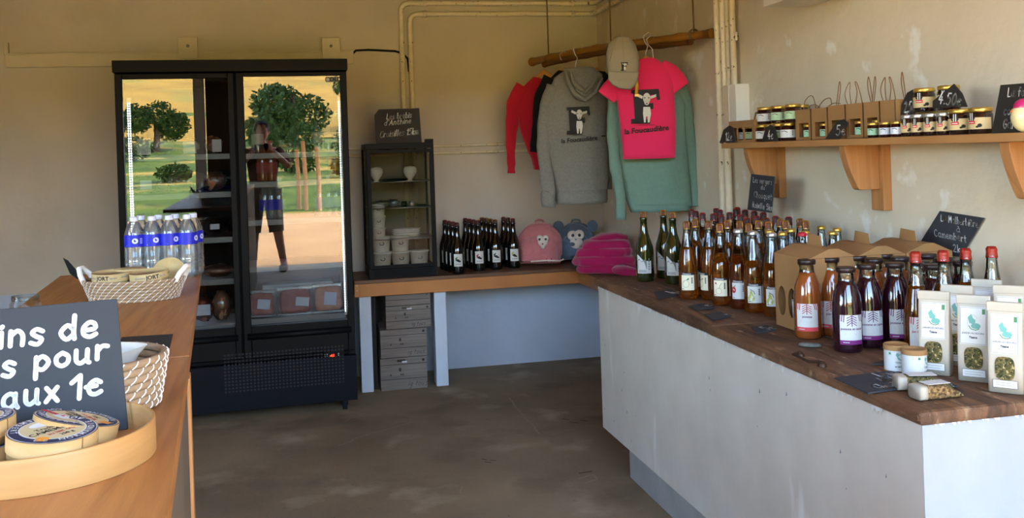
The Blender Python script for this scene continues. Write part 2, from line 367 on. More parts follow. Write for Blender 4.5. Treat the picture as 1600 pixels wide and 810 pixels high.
# ------------------------------------------------------------------ chalk handwriting
A_ = {
 'a': [[(.42, .5), (.25, .62), (.06, .45), (.06, .15), (.24, 0), (.42, .16)], [(.43, .6), (.43, .2), (.52, 0)]],
 'b': [[(.06, 1), (.06, .05)], [(.06, .4), (.28, .6), (.46, .32), (.28, 0), (.06, .1)]],
 'c': [[(.42, .5), (.25, .62), (.06, .42), (.08, .14), (.26, 0), (.44, .1)]],
 'd': [[(.42, .4), (.24, .6), (.05, .3), (.22, 0), (.42, .18)], [(.44, 1), (.43, .3), (.46, 0)]],
 'e': [[(.07, .3), (.4, .34), (.38, .56), (.22, .62), (.06, .4), (.08, .12), (.26, 0), (.44, .1)]],
 'f': [[(.42, .92), (.26, 1), (.18, .8), (.18, 0)], [(.04, .55), (.36, .58)]],
 'g': [[(.42, .48), (.24, .6), (.06, .35), (.22, .08), (.42, .25)], [(.44, .6), (.43, -.2), (.25, -.36), (.06, -.26)]],
 'h': [[(.06, 1), (.06, 0)], [(.06, .38), (.26, .6), (.42, .4), (.42, 0)]],
 'i': [[(.1, .6), (.1, 0)], [(.1, .8), (.12, .84)]],
 'k': [[(.06, 1), (.06, 0)], [(.4, .6), (.08, .28)], [(.14, .34), (.44, 0)]],
 'l': [[(.08, 1), (.08, .1), (.16, 0)]],
 'm': [[(.05, .6), (.05, 0)], [(.05, .4), (.2, .6), (.32, .42), (.32, 0)], [(.32, .4), (.48, .6), (.62, .42), (.62, 0)]],
 'n': [[(.06, .6), (.06, 0)], [(.06, .4), (.26, .6), (.42, .4), (.42, 0)]],
 'o': [[(.24, .6), (.06, .42), (.07, .14), (.24, 0), (.42, .14), (.43, .42), (.24, .6)]],
 'p': [[(.06, .6), (.06, -.36)], [(.06, .42), (.26, .62), (.46, .34), (.28, .02), (.06, .12)]],
 'q': [[(.42, .5), (.22, .6), (.05, .3), (.22, 0), (.42, .18)], [(.43, .6), (.43, -.36)]],
 'r': [[(.06, .6), (.06, 0)], [(.06, .36), (.22, .58), (.4, .56)]],
 's': [[(.4, .52), (.22, .62), (.08, .48), (.22, .32), (.38, .2), (.26, 0), (.05, .08)]],
 't': [[(.16, .9), (.16, .1), (.32, 0)], [(.02, .6), (.34, .62)]],
 'u': [[(.06, .6), (.07, .14), (.22, 0), (.42, .18)], [(.43, .6), (.43, .1), (.5, 0)]],
 'v': [[(.04, .6), (.22, 0)], [(.22, 0), (.42, .6)]],
 'x': [[(.05, .6), (.44, 0)], [(.42, .6), (.05, 0)]],
 'A': [[(.03, 0), (.3, 1)], [(.3, 1), (.56, 0)], [(.13, .38), (.48, .38)]],
 'C': [[(.56, .86), (.34, 1), (.08, .7), (.08, .25), (.32, 0), (.58, .14)]],
 'G': [[(.56, .86), (.34, 1), (.08, .7), (.08, .25), (.32, 0), (.56, .2), (.56, .45)], [(.56, .45), (.34, .45)]],
 'L': [[(.1, 1), (.08, .02)], [(.08, .02), (.5, .04)]],
 'M': [[(.06, 0), (.1, 1)], [(.1, 1), (.34, .35)], [(.34, .35), (.6, 1)], [(.6, 1), (.64, 0)]],
 'R': [[(.08, 0), (.08, 1)], [(.08, 1), (.4, .98), (.46, .72), (.3, .52), (.08, .5)], [(.26, .5), (.54, 0)]],
 '0': [[(.28, 1), (.07, .7), (.07, .3), (.27, 0), (.48, .3), (.48, .7), (.28, 1)]],
 '1': [[(.04, .7), (.24, 1)], [(.24, 1), (.24, 0)]],
 '2': [[(.06, .78), (.26, 1), (.46, .76), (.3, .4), (.04, .02)], [(.04, .02), (.52, .04)]],
 '4': [[(.34, 1), (.04, .32)], [(.04, .32), (.54, .32)], [(.38, .6), (.36, 0)]],
 '5': [[(.46, 1), (.12, .98)], [(.12, .98), (.08, .58)], [(.08, .58), (.34, .62), (.48, .34), (.3, 0), (.04, .08)]],
 '8': [[(.27, .55), (.08, .75), (.27, 1), (.46, .75), (.27, .55), (.06, .25), (.27, 0), (.48, .25), (.27, .55)]],
 '€': [[(.42, .5), (.26, .6), (.08, .38), (.12, .08), (.28, 0), (.44, .1)], [(0, .34), (.3, .36)]],
 "'": [[(.1, 1), (.06, .78)]], ',': [[(.1, .06), (.03, -.16)]], '.': [[(.06, 0), (.08, .03)]], ' ': []}
A_['à'] = A_['a'] + [[(.12, .95), (.28, .76)]]; A_['è'] = A_['e'] + [[(.14, .95), (.3, .76)]]; A_['é'] = A_['e'] + [[(.16, .76), (.32, .95)]]
def smooth_path(p, n=4):
    if len(p) < 3: return [Vector(q) for q in p]
    P = [Vector(q) for q in p]; out = []
    for i in range(len(P) - 1):
        a, b, c, d = P[max(i - 1, 0)], P[i], P[i + 1], P[min(i + 2, len(P) - 1)]
        for k in range(n):
            t = k / n
            out.append(.5 * (2 * b + (c - a) * t + (2 * a - 5 * b + 4 * c - d) * t * t + (3 * b - a - 3 * c + d) * t ** 3))
    return out + [P[-1]]
SPC = .2
def adv(ch):
    if ch == ' ': return .42
    if ch in A_: return max([q[0] for st in A_[ch] for q in st]) + SPC
    return .5
def chalk(mb, txt, fn, x, y, h, wd, slant=0, mat='chalk', sx=1, rise=0):
    """write txt from (x, y) with capital height h on a mapped plane fn(x, y)"""
    cx = x
    for i, ch in enumerate(txt):
        yy = y + rise * (cx - x) + math.sin(i * 2.3) * h * .02
        for st in A_.get(ch, []):
            P = smooth_path(st)
            Q = [(cx + (q[0] + slant * q[1]) * h * sx, yy + q[1] * h) for q in P]
            line2(mb, Q, wd, fn, mat)
            for e in (Q[0], Q[-1]): blob(mb, ell(e[0], e[1], wd / 2, wd / 2, 8), fn, mat)
            for e in Q[1:-1]: blob(mb, ell(e[0], e[1], wd / 2, wd / 2, 6), fn, mat)
        cx += adv(ch) * h * sx
def twidth(txt, h, sx=1): return sum(adv(c) for c in txt) * h * sx
def slate_sign(name, quad, lines, label, mat='slate', th=.005, cat='sign', group=None, normal=None, poly=None):
    """quad: world points top-left, top-right, bottom-right, bottom-left; lines: (text, u, v, height, stroke, sx, slant) in metres from the
    top-left corner along the sign's own right and down directions"""
    tl, tr, br, bl = [Vector(q) for q in quad]
    ex = (tr - tl).normalized(); dn = ((bl - tl) - ex * (bl - tl).dot(ex)).normalized(); n = ex.cross(dn).normalized()
    if n.dot(EYE - tl) < 0: n = -n
    org = (bl + br) / 2
    root = thing(name, label, cat, org, 0, group)
    P = [q - org for q in (poly or [tl, tr, br, bl])]
    mb = MB(); k = len(P); mb.add([p for p in P] + [p - n * th for p in P],
        [tuple(range(k)), tuple(range(2 * k - 1, k - 1, -1))] + [(i, i + k, (i + 1) % k + k, (i + 1) % k) for i in range(k)], mat)
    mb.build('slate_panel', root, bevel=.0008)
    W_ = (tr - tl).length
    if lines:
        c = MB()
        for t in lines:                                                # (text, left, right, baseline, cap height, slant, rise) as shares of width and height
            txt, u0, u1, v, hh = t[:5]; sl = t[5] if len(t) > 5 else .1; ri = t[6] if len(t) > 6 else 0
            Hq = (bl - tl).dot(dn); hh *= Hq; v *= Hq; u = u0 * W_; wd = hh * .135
            sx = (u1 - u0) * W_ / (twidth(txt, hh) - SPC * hh + sl * hh * .5)
            chalk(c, txt, lambda x, y: tl - org + ex * x - dn * (y) + n * .0007, u, -v, hh, wd, sl, 'chalk', sx, ri)
        c.build('chalk_writing', root)
    return root
# ------------------------------------------------------------------ room shell
YB, XR, XL, YF, ZC = 6.415, 2.06, -3.2, -.42, 2.95
ZR, ZL, ZBN = .85, 1.06, .692            # tops: right counter, left counter, bench
def wallbox(name, a, b, m): return struct(name, MB().bx(a, b, m))
mb = MB().bx((XL - .2, YF - .25, -.15), (XR + .2, YB + .2, 0), 'concrete')
def on_floor(x, y): p = G(x, y, 0); return (p.x, p.y, .0008)
def crease(pts, wd, m):
    P = [Vector(on_floor(*p)[:2]) for p in pts]; Q = []
    for a, b in zip(P, P[1:]):
        for k in range(6): q = a.lerp(b, k / 6); Q.append(q + Vector((noise.noise((q.x * 9, q.y * 9, 1)), noise.noise((q.x * 9, q.y * 9, 5)))) * .02)
    line2(mb, [(q.x, q.y) for q in Q], wd, lambda x, y: (x, y, .0008), m)
crease([(525, 697), (560, 684), (600, 672), (655, 657)], .006, 'scratch'); crease([(538, 658), (565, 651), (595, 650)], .005, 'scratch')
crease([(795, 622), (815, 645), (832, 662), (850, 682)], .012, 'scratch'); crease([(820, 600), (845, 597), (870, 596)], .008, 'scratch')
crease([(722, 762), (722, 775)], .006, 'scratch'); crease([(900, 748), (925, 742), (930, 750), (905, 756)], .012, 'scratch')
for c_ in [(750, 718), (765, 719), (758, 722)]: crease([c_, (c_[0] + 12, c_[1] + 1)], .008, 'crack')
for c_ in [(880, 655), (890, 660), (905, 657)]: crease([c_, (c_[0] + 14, c_[1] + 2)], .008, 'crack')
crease([(905, 740), (930, 737)], .01, 'crack')
struct('floor', mb)
wallbox('ceiling', (XL - .2, YF - .25, ZC), (XR + .2, YB + .2, ZC + .12), 'ceiling_wood')
wallbox('wall_back', (XL - .2, YB, 0), (XR + .2, YB + .2, ZC), 'plaster_back')
wallbox('wall_right', (XR, YF - .25, 0), (XR + .2, YB, ZC), 'plaster_right')
WW = (YF + .3, 2.0, 1.0, 2.5)                                          # window in the left wall near the entrance
mb = MB().bx((XL - .2, YF - .25, 0), (XL, WW[0], ZC), 'plaster_back').bx((XL - .2, WW[1], 0), (XL, YB, ZC), 'plaster_back')
mb.bx((XL - .2, WW[0], 0), (XL, WW[1], WW[2]), 'plaster_back').bx((XL - .2, WW[0], WW[3]), (XL, WW[1], ZC), 'plaster_back')
struct('wall_left', mb)
mb = MB()
for i in range(5): y = WW[0] + (WW[1] - WW[0] - .05) * i / 4; mb.bx((XL - .12, y, WW[2]), (XL - .06, y + .05, WW[3]), 'white_metal')
for z in (WW[2], (WW[2] + WW[3]) / 2, WW[3] - .05): mb.bx((XL - .12, WW[0], z), (XL - .06, WW[1], z + .05), 'white_metal')
struct('window_1', mb)
struct('sky_tint_sheet_1', MB().bx((XL, YB - .006, 0), (XR, YB, ZBN - .02), 'sky_tint'))  # added thin sheet, paints bluish sky light onto the lower back wall
mb = MB().bx((XL, YF - .22, 0), (-1.62, YF, ZC), 'plaster_back').bx((-1.62, YF - .22, 2.78), (XR, YF, ZC), 'plaster_back')
mb.bx((-.72, YF - .22, 0), (-.60, YF, 2.78), 'plaster_back')
struct('wall_front', mb)
# open plank door leaf beside the entrance
mb = MB()
for i in range(4): mb.bx((-.59 + i * .105, YF - .16, .02), (-.484 + i * .105, YF - .12, 2.7), 'door_wood')
for z in (.4, 1.3, 2.3): mb.bx((-.59, YF - .12, z), (-.17, YF - .09, z + .12), 'door_wood')
struct('door_1', mb)
# ------------------------------------------------------------------ yard, bank and hillside seen in the fridge doors
def ground_h(x, y):
    d = -y - 8.5
    if d < 0: return 0
    z = min(d, 3) * .12 + max(0, min(d - 3, 12)) * .075 + max(0, d - 15) * .17
    return z + .25 * noise.noise((x * .25, y * .25, 0)) * min(1, d / 3)
def terrain(name, y0, y1, step, m, x0=-40, x1=50, dz=0):
    mb = MB(); nx = int((x1 - x0) / step) + 1; ny = int((y0 - y1) / step) + 1; vs = []
    for j in range(ny):
        for i in range(nx):
            x = x0 + i * step; y = y0 - j * step; vs.append((x, y, ground_h(x, y) + dz))
    fs = [(j * nx + i, j * nx + nx + i, j * nx + nx + i + 1, j * nx + i + 1) for j in range(ny - 1) for i in range(nx - 1)]
    mb.add(vs, fs, m, True); return mb
struct('yard_ground', MB().bx((-40, -9.6, -.2), (50, YF - .25, -.015), 'sand').bx((-40, YF - .25, -.2), (XL - .2, 20, -.015), 'sand'))
struct('grass_bank', terrain('g', -8.4, -30.4, 1, 'grass', dz=-.02))
struct('hillside', terrain('h', -24, -120, 4, 'dry_grass', -80, 90, .05))
def leaf_crown(mb, c, r, n, m, size=.16):
    for i in range(n):
        d = Vector((rnd.gauss(0, 1), rnd.gauss(0, 1), rnd.gauss(0, 1))).normalized() * (.55 + .45 * rnd.random())
        p = Vector(c) + Vector((d.x * r[0], d.y * r[1], d.z * r[2]))
        u = Vector((rnd.gauss(0, 1), rnd.gauss(0, 1), rnd.gauss(0, 1))).normalized(); v = u.orthogonal().normalized(); s = size * (.6 + rnd.random())
        mb.add([p - u * s, p + v * s * .5, p + u * s, p - v * s * .5], [(0, 1, 2, 3)], m)
def tree(x, y, h, wd, label, n=3500, group='trees on the bank beyond the yard'):
    z = ground_h(x, y) - .05; t = thing('broadleaf_tree', label, 'tree', (x, y, z), 0, group)
    MB().tube([(0, 0, 0), (.05, 0, h * .35), (-.03, .04, h * .7)], [.12, .09, .04], 'bark').build('trunk', t)
    mb = MB()
    for k in range(5):
        cx, cy = rnd.uniform(-.4, .4) * wd, rnd.uniform(-.3, .3) * wd
        leaf_crown(mb, (cx, cy, h * rnd.uniform(.25, .75)), (wd * .28, wd * .28, h * .27), n // 5, 'leaf', .032 * h)
    mb.build('foliage', t)
tree(1.9, -22, 2.6, 3.0, 'tall leafy tree on the bank reflected in the right fridge door')
tree(5.3, -25.5, 2.7, 2.6, 'bushy tree reflected behind the fence posts')
tree(-2.5, -22, 1.7, 1.9, 'round tree reflected in the left fridge door')
tree(.7, -18, 1.2, 1.0, 'low bush reflected beside the photographer')
for i, (x, y, h_, w_) in enumerate([(1.5, -15, .7, 1.1), (2.6, -13, .6, 1.0), (3.2, -17, 1.0, 1.3), (-1.6, -14, .5, .9), (-2.9, -18, .8, 1.2), (2.0, -19, .9, 1.2)]):
    z = ground_h(x, y) - .05; t = thing('low_shrub', ['low shrub on the bank right of the photographer', 'low shrub behind the fence posts', 'wide shrub under the bushy tree', 'low shrub in the left door reflection', 'wide shrub beneath the left tree', 'shrub at the foot of the tallest tree'][i], 'shrub', (x, y, z), 0, 'low shrubs on the bank')
    mb = MB(); leaf_crown(mb, (0, 0, h_ * .5), (w_ * .5, w_ * .5, h_ * .5), 500, 'leaf', .06); mb.build('foliage', t)
    MB().tube([(0, 0, 0), (0.02, 0, h_ * .5)], .03, 'bark').build('stem', t)
tree(-6.5, -24, 3.4, 3.2, 'far tree at the left of the bank'); tree(8.5, -22, 5.0, 4, 'dense tree at the right of the bank')
for i, (x, hh) in enumerate([(1.03, 1.25), (1.16, 1.42), (1.42, 1.3)]):
    t = MB().tube([(0, 0, -.1), (.01, 0, hh * .5), (-.02, 0, hh)], [.05, .045, .04], 'post_wood').build('fence_post', None, (x, -8.9 + i * .1, 0))
    tag(t, ['short pale fence post reflected left of the others', 'tallest pale fence post reflected in the middle',
            'pale fence post reflected right of the others'][i], 'post', 'round posts out in the yard')
# ------------------------------------------------------------------ pipes, trunking, cable
zt = WY(280, 98, YB)
mb = MB(); a = WY(10, 95, YB); b = WY(552, 86, YB)
mb.bx((a.x, YB - .03, a.z - .045), (b.x, YB, a.z + .035), 'trunking'); mb.bx((a.x, YB - .034, a.z + .03), (b.x, YB, a.z + .042), 'trunking')
mb.bx((a.x - .005, YB - .03, a.z + .03), (a.x + .02, YB, a.z + .11), 'trunking')
tr = mb.build('cable_trunking', bevel=.003); tag(tr, 'long cream cable trunking running along the back wall above the fridge', 'trunking')
for px in (295, 517):
    c = WY(px, 78, YB); m2 = MB().bx((c.x - .058, YB - .05, c.z - .06), (c.x + .058, YB - .028, c.z + .075), 'trunking')
    m2.tube([(c.x, YB - .055, c.z + .02), (c.x, YB - .05, c.z + .02)], .008, 'ink_soft')
    m2.build('junction_cover', tr, bevel=.004)
P = [WY(*q, YB - .015) for q in [(545, 90), (556, 79), (575, 78), (617, 80), (630, 84), (637, 92), (639, 112)]]
tag(MB().tube(P, .007, 'black_metal').build('power_cable'), 'black cable running from the trunking end to the wall pipes', 'cable')
def wall_pipe(name, pts, r, label, group, clips=()):
    t = thing(name, label, 'pipe', pts[0], 0, group)
    L = [Vector(p) - Vector(pts[0]) for p in pts]; Q = [L[0]]
    for i in range(1, len(L) - 1):                                    # rounded corners
        d0 = (L[i - 1] - L[i]).normalized(); d1 = (L[i + 1] - L[i]).normalized(); k = min(.06, (L[i - 1] - L[i]).length * .4, (L[i + 1] - L[i]).length * .4)
        for s in range(5):
            u = s / 4; Q.append(L[i] + d0 * k * (1 - u) ** 2 + d1 * k * u ** 2)
    Q.append(L[-1]); MB().tube(Q, r, 'pipe_paint', 12).build('pipe_run', t)
    for c in clips:
        c = Vector(c[0]) - Vector(pts[0]), c[1]
        MB().tube([c[0] - Vector(c[1]) * .012, c[0] + Vector(c[1]) * .012], r * 1.35, 'pipe_paint', 12).build('pipe_clip', t)
    return t
yp = YB - .032
def wp(px, py): return WY(px, py, yp)
o1 = wp(626, 5); i1 = wp(640, 22); e1 = wp(938, 4); e2 = wp(938, 18)
zc1 = (o1.z + .0); zc2 = i1.z
xr1 = XR - .032
wall_pipe('heating_pipe', [Vector((o1.x, yp, ZBN)), Vector((o1.x, yp, zc1)), Vector((xr1, yp, zc1)), Vector((xr1, 5.2, zc1 + .02))], .017,
          'outer cream pipe rising behind the small cabinet and turning along the wall top', 'painted pipes on the back wall',
          [((o1.x + .16, yp, zc1), (1, 0, 0)), ((xr1 - .15, yp, zc1), (1, 0, 0))])
wall_pipe('heating_pipe', [Vector((i1.x, yp, ZBN)), Vector((i1.x, yp, zc2)), Vector((xr1, yp, zc2)), Vector((xr1, 5.2, zc2 + .02))], .017,
          'inner cream pipe rising behind the small cabinet, just below its twin', 'painted pipes on the back wall',
          [((i1.x + .1, yp, zc2), (1, 0, 0)), ((xr1 - .15, yp, zc2), (1, 0, 0))])
for k, (pa, pb) in enumerate([((676, 229), (816, 224)), ((676, 240), (816, 234))]):
    a = wp(*pa); b = wp(*pb)
    wall_pipe('thin_pipe', [Vector((.2, yp, a.z)), Vector((XR - .01, yp, a.z))], .008,
              ['upper', 'lower'][k] + ' of the two thin horizontal pipes on the back wall beside the cabinet', 'thin pipes at mid height',
              [((wp(774, 230).x, yp, a.z), (1, 0, 0))])
XP = XR - .034
for k, (px, zlo, r) in enumerate([(1122, ZR, .019), (1131, ZR, .017), (1137.5, 0, .013), (1145, 0, .015)]):
    p = WX(px, 60, XP); lo = ZR if k < 2 else WX(1145, 135, XP).z
    wall_pipe('riser_pipe', [Vector((XP, p.y, ZC)), Vector((XP, p.y, lo))], r,
              ['thick chipped cream riser pipe nearest the bamboo pole', 'thick riser pipe just right of the one nearest the bamboo pole',
               'thin riser pipe entering the small white box', 'rightmost riser pipe with a small tap, entering the white box'][k],
              'chipped riser pipes on the right wall', [((XP, p.y, 2.2), (0, 0, 1))] if k != 2 else [])
a = WX(1137, 134, XR - .05); b = WX(1157, 192, XR - .05)
mb = MB().bx((XR - .07, b.y, b.z - .02), (XR, a.y, a.z), 'white_metal').bx((XR - .075, (a.y * .55 + b.y * .45), b.z - .02), (XR - .07, a.y, a.z), 'trunking')
t = mb.build('switch_box', bevel=.004); tag(t, 'small white painted box under the riser pipes on the right wall', 'box')
c = WX(1149, 58, XP); t = MB().tube([c, c + Vector((-.01, -.035, 0))], .008, 'iron').tube([c + Vector((-.01, -.03, -.02)), c + Vector((-.01, -.03, .02))], .007, 'white_metal').build('pipe_tap')
tag(t, 'small rusty tap on the rightmost riser pipe', 'tap')
# white box above the shelf (only its underside corner shows)
a = WX(1200, 11, XR - .18); b = WX(1385, 2, XR)
mb = MB().bx((XR - .2, b.y, a.z), (XR, a.y, a.z + .45), 'white_metal')
for i in range(5): mb.bx((XR - .15 + i * .028, a.y - .001, a.z + .03), (XR - .14 + i * .028, a.y + .003, a.z + .4), 'trunking')
t = mb.build('wall_cupboard', bevel=.01); tag(t, 'white box high on the right wall, cut off by the top of the picture', 'cupboard')
# ------------------------------------------------------------------ right wall shelf and brackets
ZS0, ZS1 = 1.432, 1.456
XS = XR - .2
ys0 = WX(1127, 222, XS).y
mb = MB().bx((XS, .9, ZS0), (XR, ys0, ZS1), 'pine_shelf')
shelf = mb.build('wall_shelf', bevel=.002); tag(shelf, 'long pine shelf on the right wall carrying jars and paper bags', 'shelf')
for i, (pw, ph, po) in enumerate([(1227, 309, 1190), (1391.5, 328.5, 1340), (1668, 340, 1575)]):
    p = WX(pw, 229, XR); y1 = p.y; zb = WX(1391.5, 328.5, XR).z if i else WX(1227, 309, XR).z
    t = thing('shelf_bracket', ['pine shelf bracket nearest the riser pipes, partly behind the slate sign', 'middle pine shelf bracket under the row of small jars',
        'right pine shelf bracket cut by the edge of the picture'][i], 'bracket', (XR, y1, ZS0), 0, 'curved pine brackets under the wall shelf')
    MB().bx((-.035, 0, zb - ZS0), (0, .075, 0), 'pine_z').build('wall_batten', t, bevel=.002)
    prof = [(-.17, 0), (-.035, 0), (-.035, -.16), (-.112, -.16), (-.12, -.156), (-.128, -.142), (-.142, -.11), (-.155, -.075), (-.165, -.04), (-.169, -.02)]
    MB().prism(prof, .018, .057, 'pine_z').build('curved_gusset', t, bevel=.002)
# ------------------------------------------------------------------ bench along the back and right walls
BY0 = G(935, 447, ZR - .03).y + .07; YBN = 5.92; XBN = G(905, 419, ZBN).x
BENCH = t = thing('plank_bench', 'pine topped bench running along the back wall and round the corner', 'bench', (0, YB, 0))
xl0 = G(556, 445, ZBN).x
mb = MB().bx((xl0, YBN - YB, ZBN - .022), (XR, 0, ZBN), 'pine_top').bx((XBN, BY0 - YB, ZBN - .022), (XR, YBN - YB, ZBN), 'pine_top')
mb.build('bench_top', t, bevel=.003)
mb = MB().bx((xl0 + .03, YBN - YB - .0, ZBN - .1), (XBN + .04, YBN - YB + .035, ZBN - .022), 'pine').build('front_rail', t, bevel=.002)
MB().bx((XBN, BY0 - YB, ZBN - .1), (XBN + .035, YBN - YB, ZBN - .022), 'pine_y').build('side_rail', t, bevel=.002)
mb = MB().bx((xl0, YBN - YB, ZBN - .1), (xl0 + .03, 0, ZBN - .022), 'pine')
for z in (.03, .06): mb.tube([(xl0 + .015, YBN - YB - .002, ZBN - z), (xl0 + .015, YBN - YB + .01, ZBN - z)], .004, 'steel')
mb.build('end_rail', t)
mb = MB()
c = G(620, 455, ZBN)
for pa, pb in [(563, 582), (681, 700)]:
    a = WY(pa, 520, YBN).x; b = WY(pb, 520, YBN).x
    MB().bx((a, YBN - YB + .035, 0), (b, YBN - YB + .16, ZBN - .1), 'leg_paint').build('leg', t, bevel=.004)
mb = MB()
# crates under the bench
X0 = WY(594, 560, YBN + .02).x; wd = WY(667, 560, YBN + .02).x - X0
zs = [WY(640, y, YBN).z for y in (610, 558, 519, 482, 455)]
zz = 0.0; names = ['bottom', 'second lowest', 'second highest', 'topmost']
for i in range(4):
    h = [.2, .175, .142, .07][i]; off = [.0, .006, .035, .036][i]; dd = [.0, .004, .03, .034][i]
    tt = thing('wine_box', f'grey plank printed wine box under the bench, {names[i]} of the stack', 'box', (X0 + off + .01 * (i > 1), YBN + .03 + dd * .4, zz), 0, 'wood printed boxes stacked under the bench')
    W2 = wd * (1.0 if i < 2 else .97)
    MB().bx((0, 0, .001), (W2, .36, h - .002), 'crate_print').build('box_body', tt, bevel=.002)
    mb = MB()
    for zl in ([h * .33, h * .78] if i < 3 else [h * .5]): mb.bx((0, -.0008, zl), (W2, 0, zl + .003), 'ink')
    fn = lambda x, y: (x, -.0012, y)
    if i < 3:
        chalk(mb, 'Big tous', fn, W2 * .52, h * .1, h * .16, .002, .4, 'ink'); 
        for q in (.2, .42, .46): mb.add([fn(W2 * q, h * .45), fn(W2 * q + .01, h * .45), fn(W2 * q + .006, h * .52)], [(0, 1, 2)], 'ink')
        put_text(mb, '8', h * .16, lambda x, y: fn(W2 * .42 + x, h * .62 + y), 'ink', .001)
    patch(mb, W2 * .9, W2 * .95, h * .85, h * .92, fn, 'ink', 1); mb.build('print', tt)
    if i in (0, 2): m3 = MB().box((W2 * .45, -.0015, h * .9), (.05, .001, .014), 'plastic_film').box((W2 * .52, -.0015, h * .86), (.03, .001, .01), 'paper'); m3.build('tape_remnant', tt)
    zz += h
mb = MB().bx((X0 - .05, YBN + .1, 0), (X0 - .012, YBN + .4, .575), 'crate_dark').bx((X0 - .012, YBN + .39, 0), (X0 + wd, YBN + .43, .57), 'crate_dark')
mb.build('back_panel', BENCH, (0, -YB, 0))
# ------------------------------------------------------------------ right counter
XC = G(935, 447, ZR - .03).x; yc0 = G(1431, 663, ZR - .03).y; yc1 = G(935, 447, ZR - .03).y
print('counter', XC, yc0, yc1)
t = thing('display_counter', 'long white painted counter with a battered brown plank top', 'counter', (XC, yc0, 0))
L = yc1 - yc0; D = XR - XC - .012
KZ = WX(945, 670, XC).z
mb = MB().bx((0, 0, KZ), (.05, L - .0405, ZR - .035), 'white_paint').bx((.0505, 0, 0), (D, .06, ZR - .035), 'end_light_tone').bx((.0, -.0012, KZ), (.0505, 0, ZR - .035), 'end_light_tone').bx((.0, L - .04, KZ), (D, L, ZR - .035), 'white_paint')

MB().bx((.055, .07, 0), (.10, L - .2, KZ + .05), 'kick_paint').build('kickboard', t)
MB().bx((.03, 1.02, 0), (.08, 1.22, KZ - .002), 'plaster_right').build('plinth_block', t)
n = 90
for i in range(n):                                                     # crumbling limewash along the top edge
    y = L * rnd.random() ** .8; s = rnd.uniform(.004, .012); hh = rnd.uniform(.004, .022)
    mb.add([(-.0035, y - s, ZR - .034), (-.0035, y + s, ZR - .034), (-.004, y + s * .4, ZR - .036 - hh), (-.001, y, ZR - .03)], [(0, 1, 2), (0, 3, 1)], 'limewash')
for i in range(70):
    x = .03 + (D - .06) * rnd.random(); s = rnd.uniform(.002, .006); hh = rnd.uniform(.001, .006)
    mb.add([(x - s, -.0035, ZR - .034), (x + s, -.0035, ZR - .034), (x + s * .4, -.004, ZR - .036 - hh), (x, -.001, ZR - .03)], [(0, 1, 2), (0, 3, 1)], 'limewash')
for _ in range(26):
    y, z, s = rnd.uniform(.05, L), rnd.uniform(KZ + .03, ZR - .1), rnd.uniform(.002, .006); mb.add([(-.0008, y, z), (-.0008, y + s, z + s * 2), (-.0008, y + s * 1.6, z - s)], [(0, 1, 2)], 'ink_soft')
mb.build('painted_front', t)
ys = G(1106, 509, ZR).y - yc0
def plank(y0, y1, dz, x0=-.015):
    mb = MB(); nn = 26; vs = []
    mb.bx((x0, y0, ZR - .034), (D, y1, ZR - .002 + dz), 'old_board')
    return mb
plank(ys + .004, L + .06, 0, -.004).build('far_plank', t, bevel=.008)
plank(-.012, ys, 0, -.012).build('near_plank', t, bevel=.010)
mb = MB()
for i in range(14):
    y = rnd.uniform(.05, ys - .1); x = rnd.uniform(.05, D - .1); l = rnd.uniform(.05, .3)
    mb.bx((x, y, ZR - .0021), (x + l, y + .0012, ZR - .0016), 'iron')
mb.build('cracks', t)
# folding iron handle
p = G(1250, 556, ZR); q = G(1285, 572, ZR)
t = thing('iron_handle', 'rusty drop handle fixed on the brown counter top', 'handle', (p.x, p.y, ZR - .002))
v = Vector((q.x - p.x, q.y - p.y, 0)); mb = MB()
mb.tube([Vector((0, 0, .012)), Vector((0, 0, .012)) + v * .15 + Vector((-.03, .0, 0)), v * .85 + Vector((-.03, -.0, .012)), v + Vector((0, 0, .012))], .004, 'iron')
mb.build('bail', t)
for s in (Vector((0, 0, 0)), v): MB().lathe([(.012, 0), (.012, .006), (.006, .012), (.0, .016)], 'iron', 12, Matrix.Translation(s)).build('rose_mount', t)
# ------------------------------------------------------------------ left counter
pf = G(315, 417, ZL); pn = G(262, 810, ZL); pl = G(127, 461, ZL); pbk = G(118, 470, ZL)
print('lcounter', pf, pn, pl)
d = (pf - pn); d.z = 0; d.normalize(); side = Vector((-d.y, d.x, 0))
near = pn - d * .6
dep = (pl - pf).dot(side)
t = thing('wooden_counter', 'orange pine plank counter at the left of the picture', 'counter', (0, 0, 0))
bkd = .48
mid = (pf - near).length
def quadbox(a, b, off0, off1, z0, z1, m):
    P0 = near + d * a; P1 = near + d * b
    c = [P0 + side * off0, P1 + side * off0, P1 + side * off1, P0 + side * off1]
    mb = MB(); mb.prism([(q.x, q.y) for q in c], z0, z1, m, 'z'); return mb
seam = [.62, mid * .52]
k = 0
for i, (a, b) in enumerate([(0, .60), (.602, 1.52), (1.522, mid)]):
    quadbox(a, b - .0015, 0, bkd + .0, ZL - .027, ZL, 'pine_y').build('top_board', t, bevel=.002)
be = (G(299, 560, ZL) - near).dot(d)
quadbox(0, be - .02, .004, bkd - .04, .0, ZL - .027, 'grey_board').build('side_boards', t)
quadbox(be - .06, be, -.002, .05, 0, ZL - .027, 'pine_z').build('corner_post', t, bevel=.002)
quadbox(be - .06, be, bkd - .1, bkd - .04, 0, ZL - .027, 'pine_z').build('back_post', t, bevel=.002)
LD, LS, LN = d.copy(), side.copy(), near.copy()
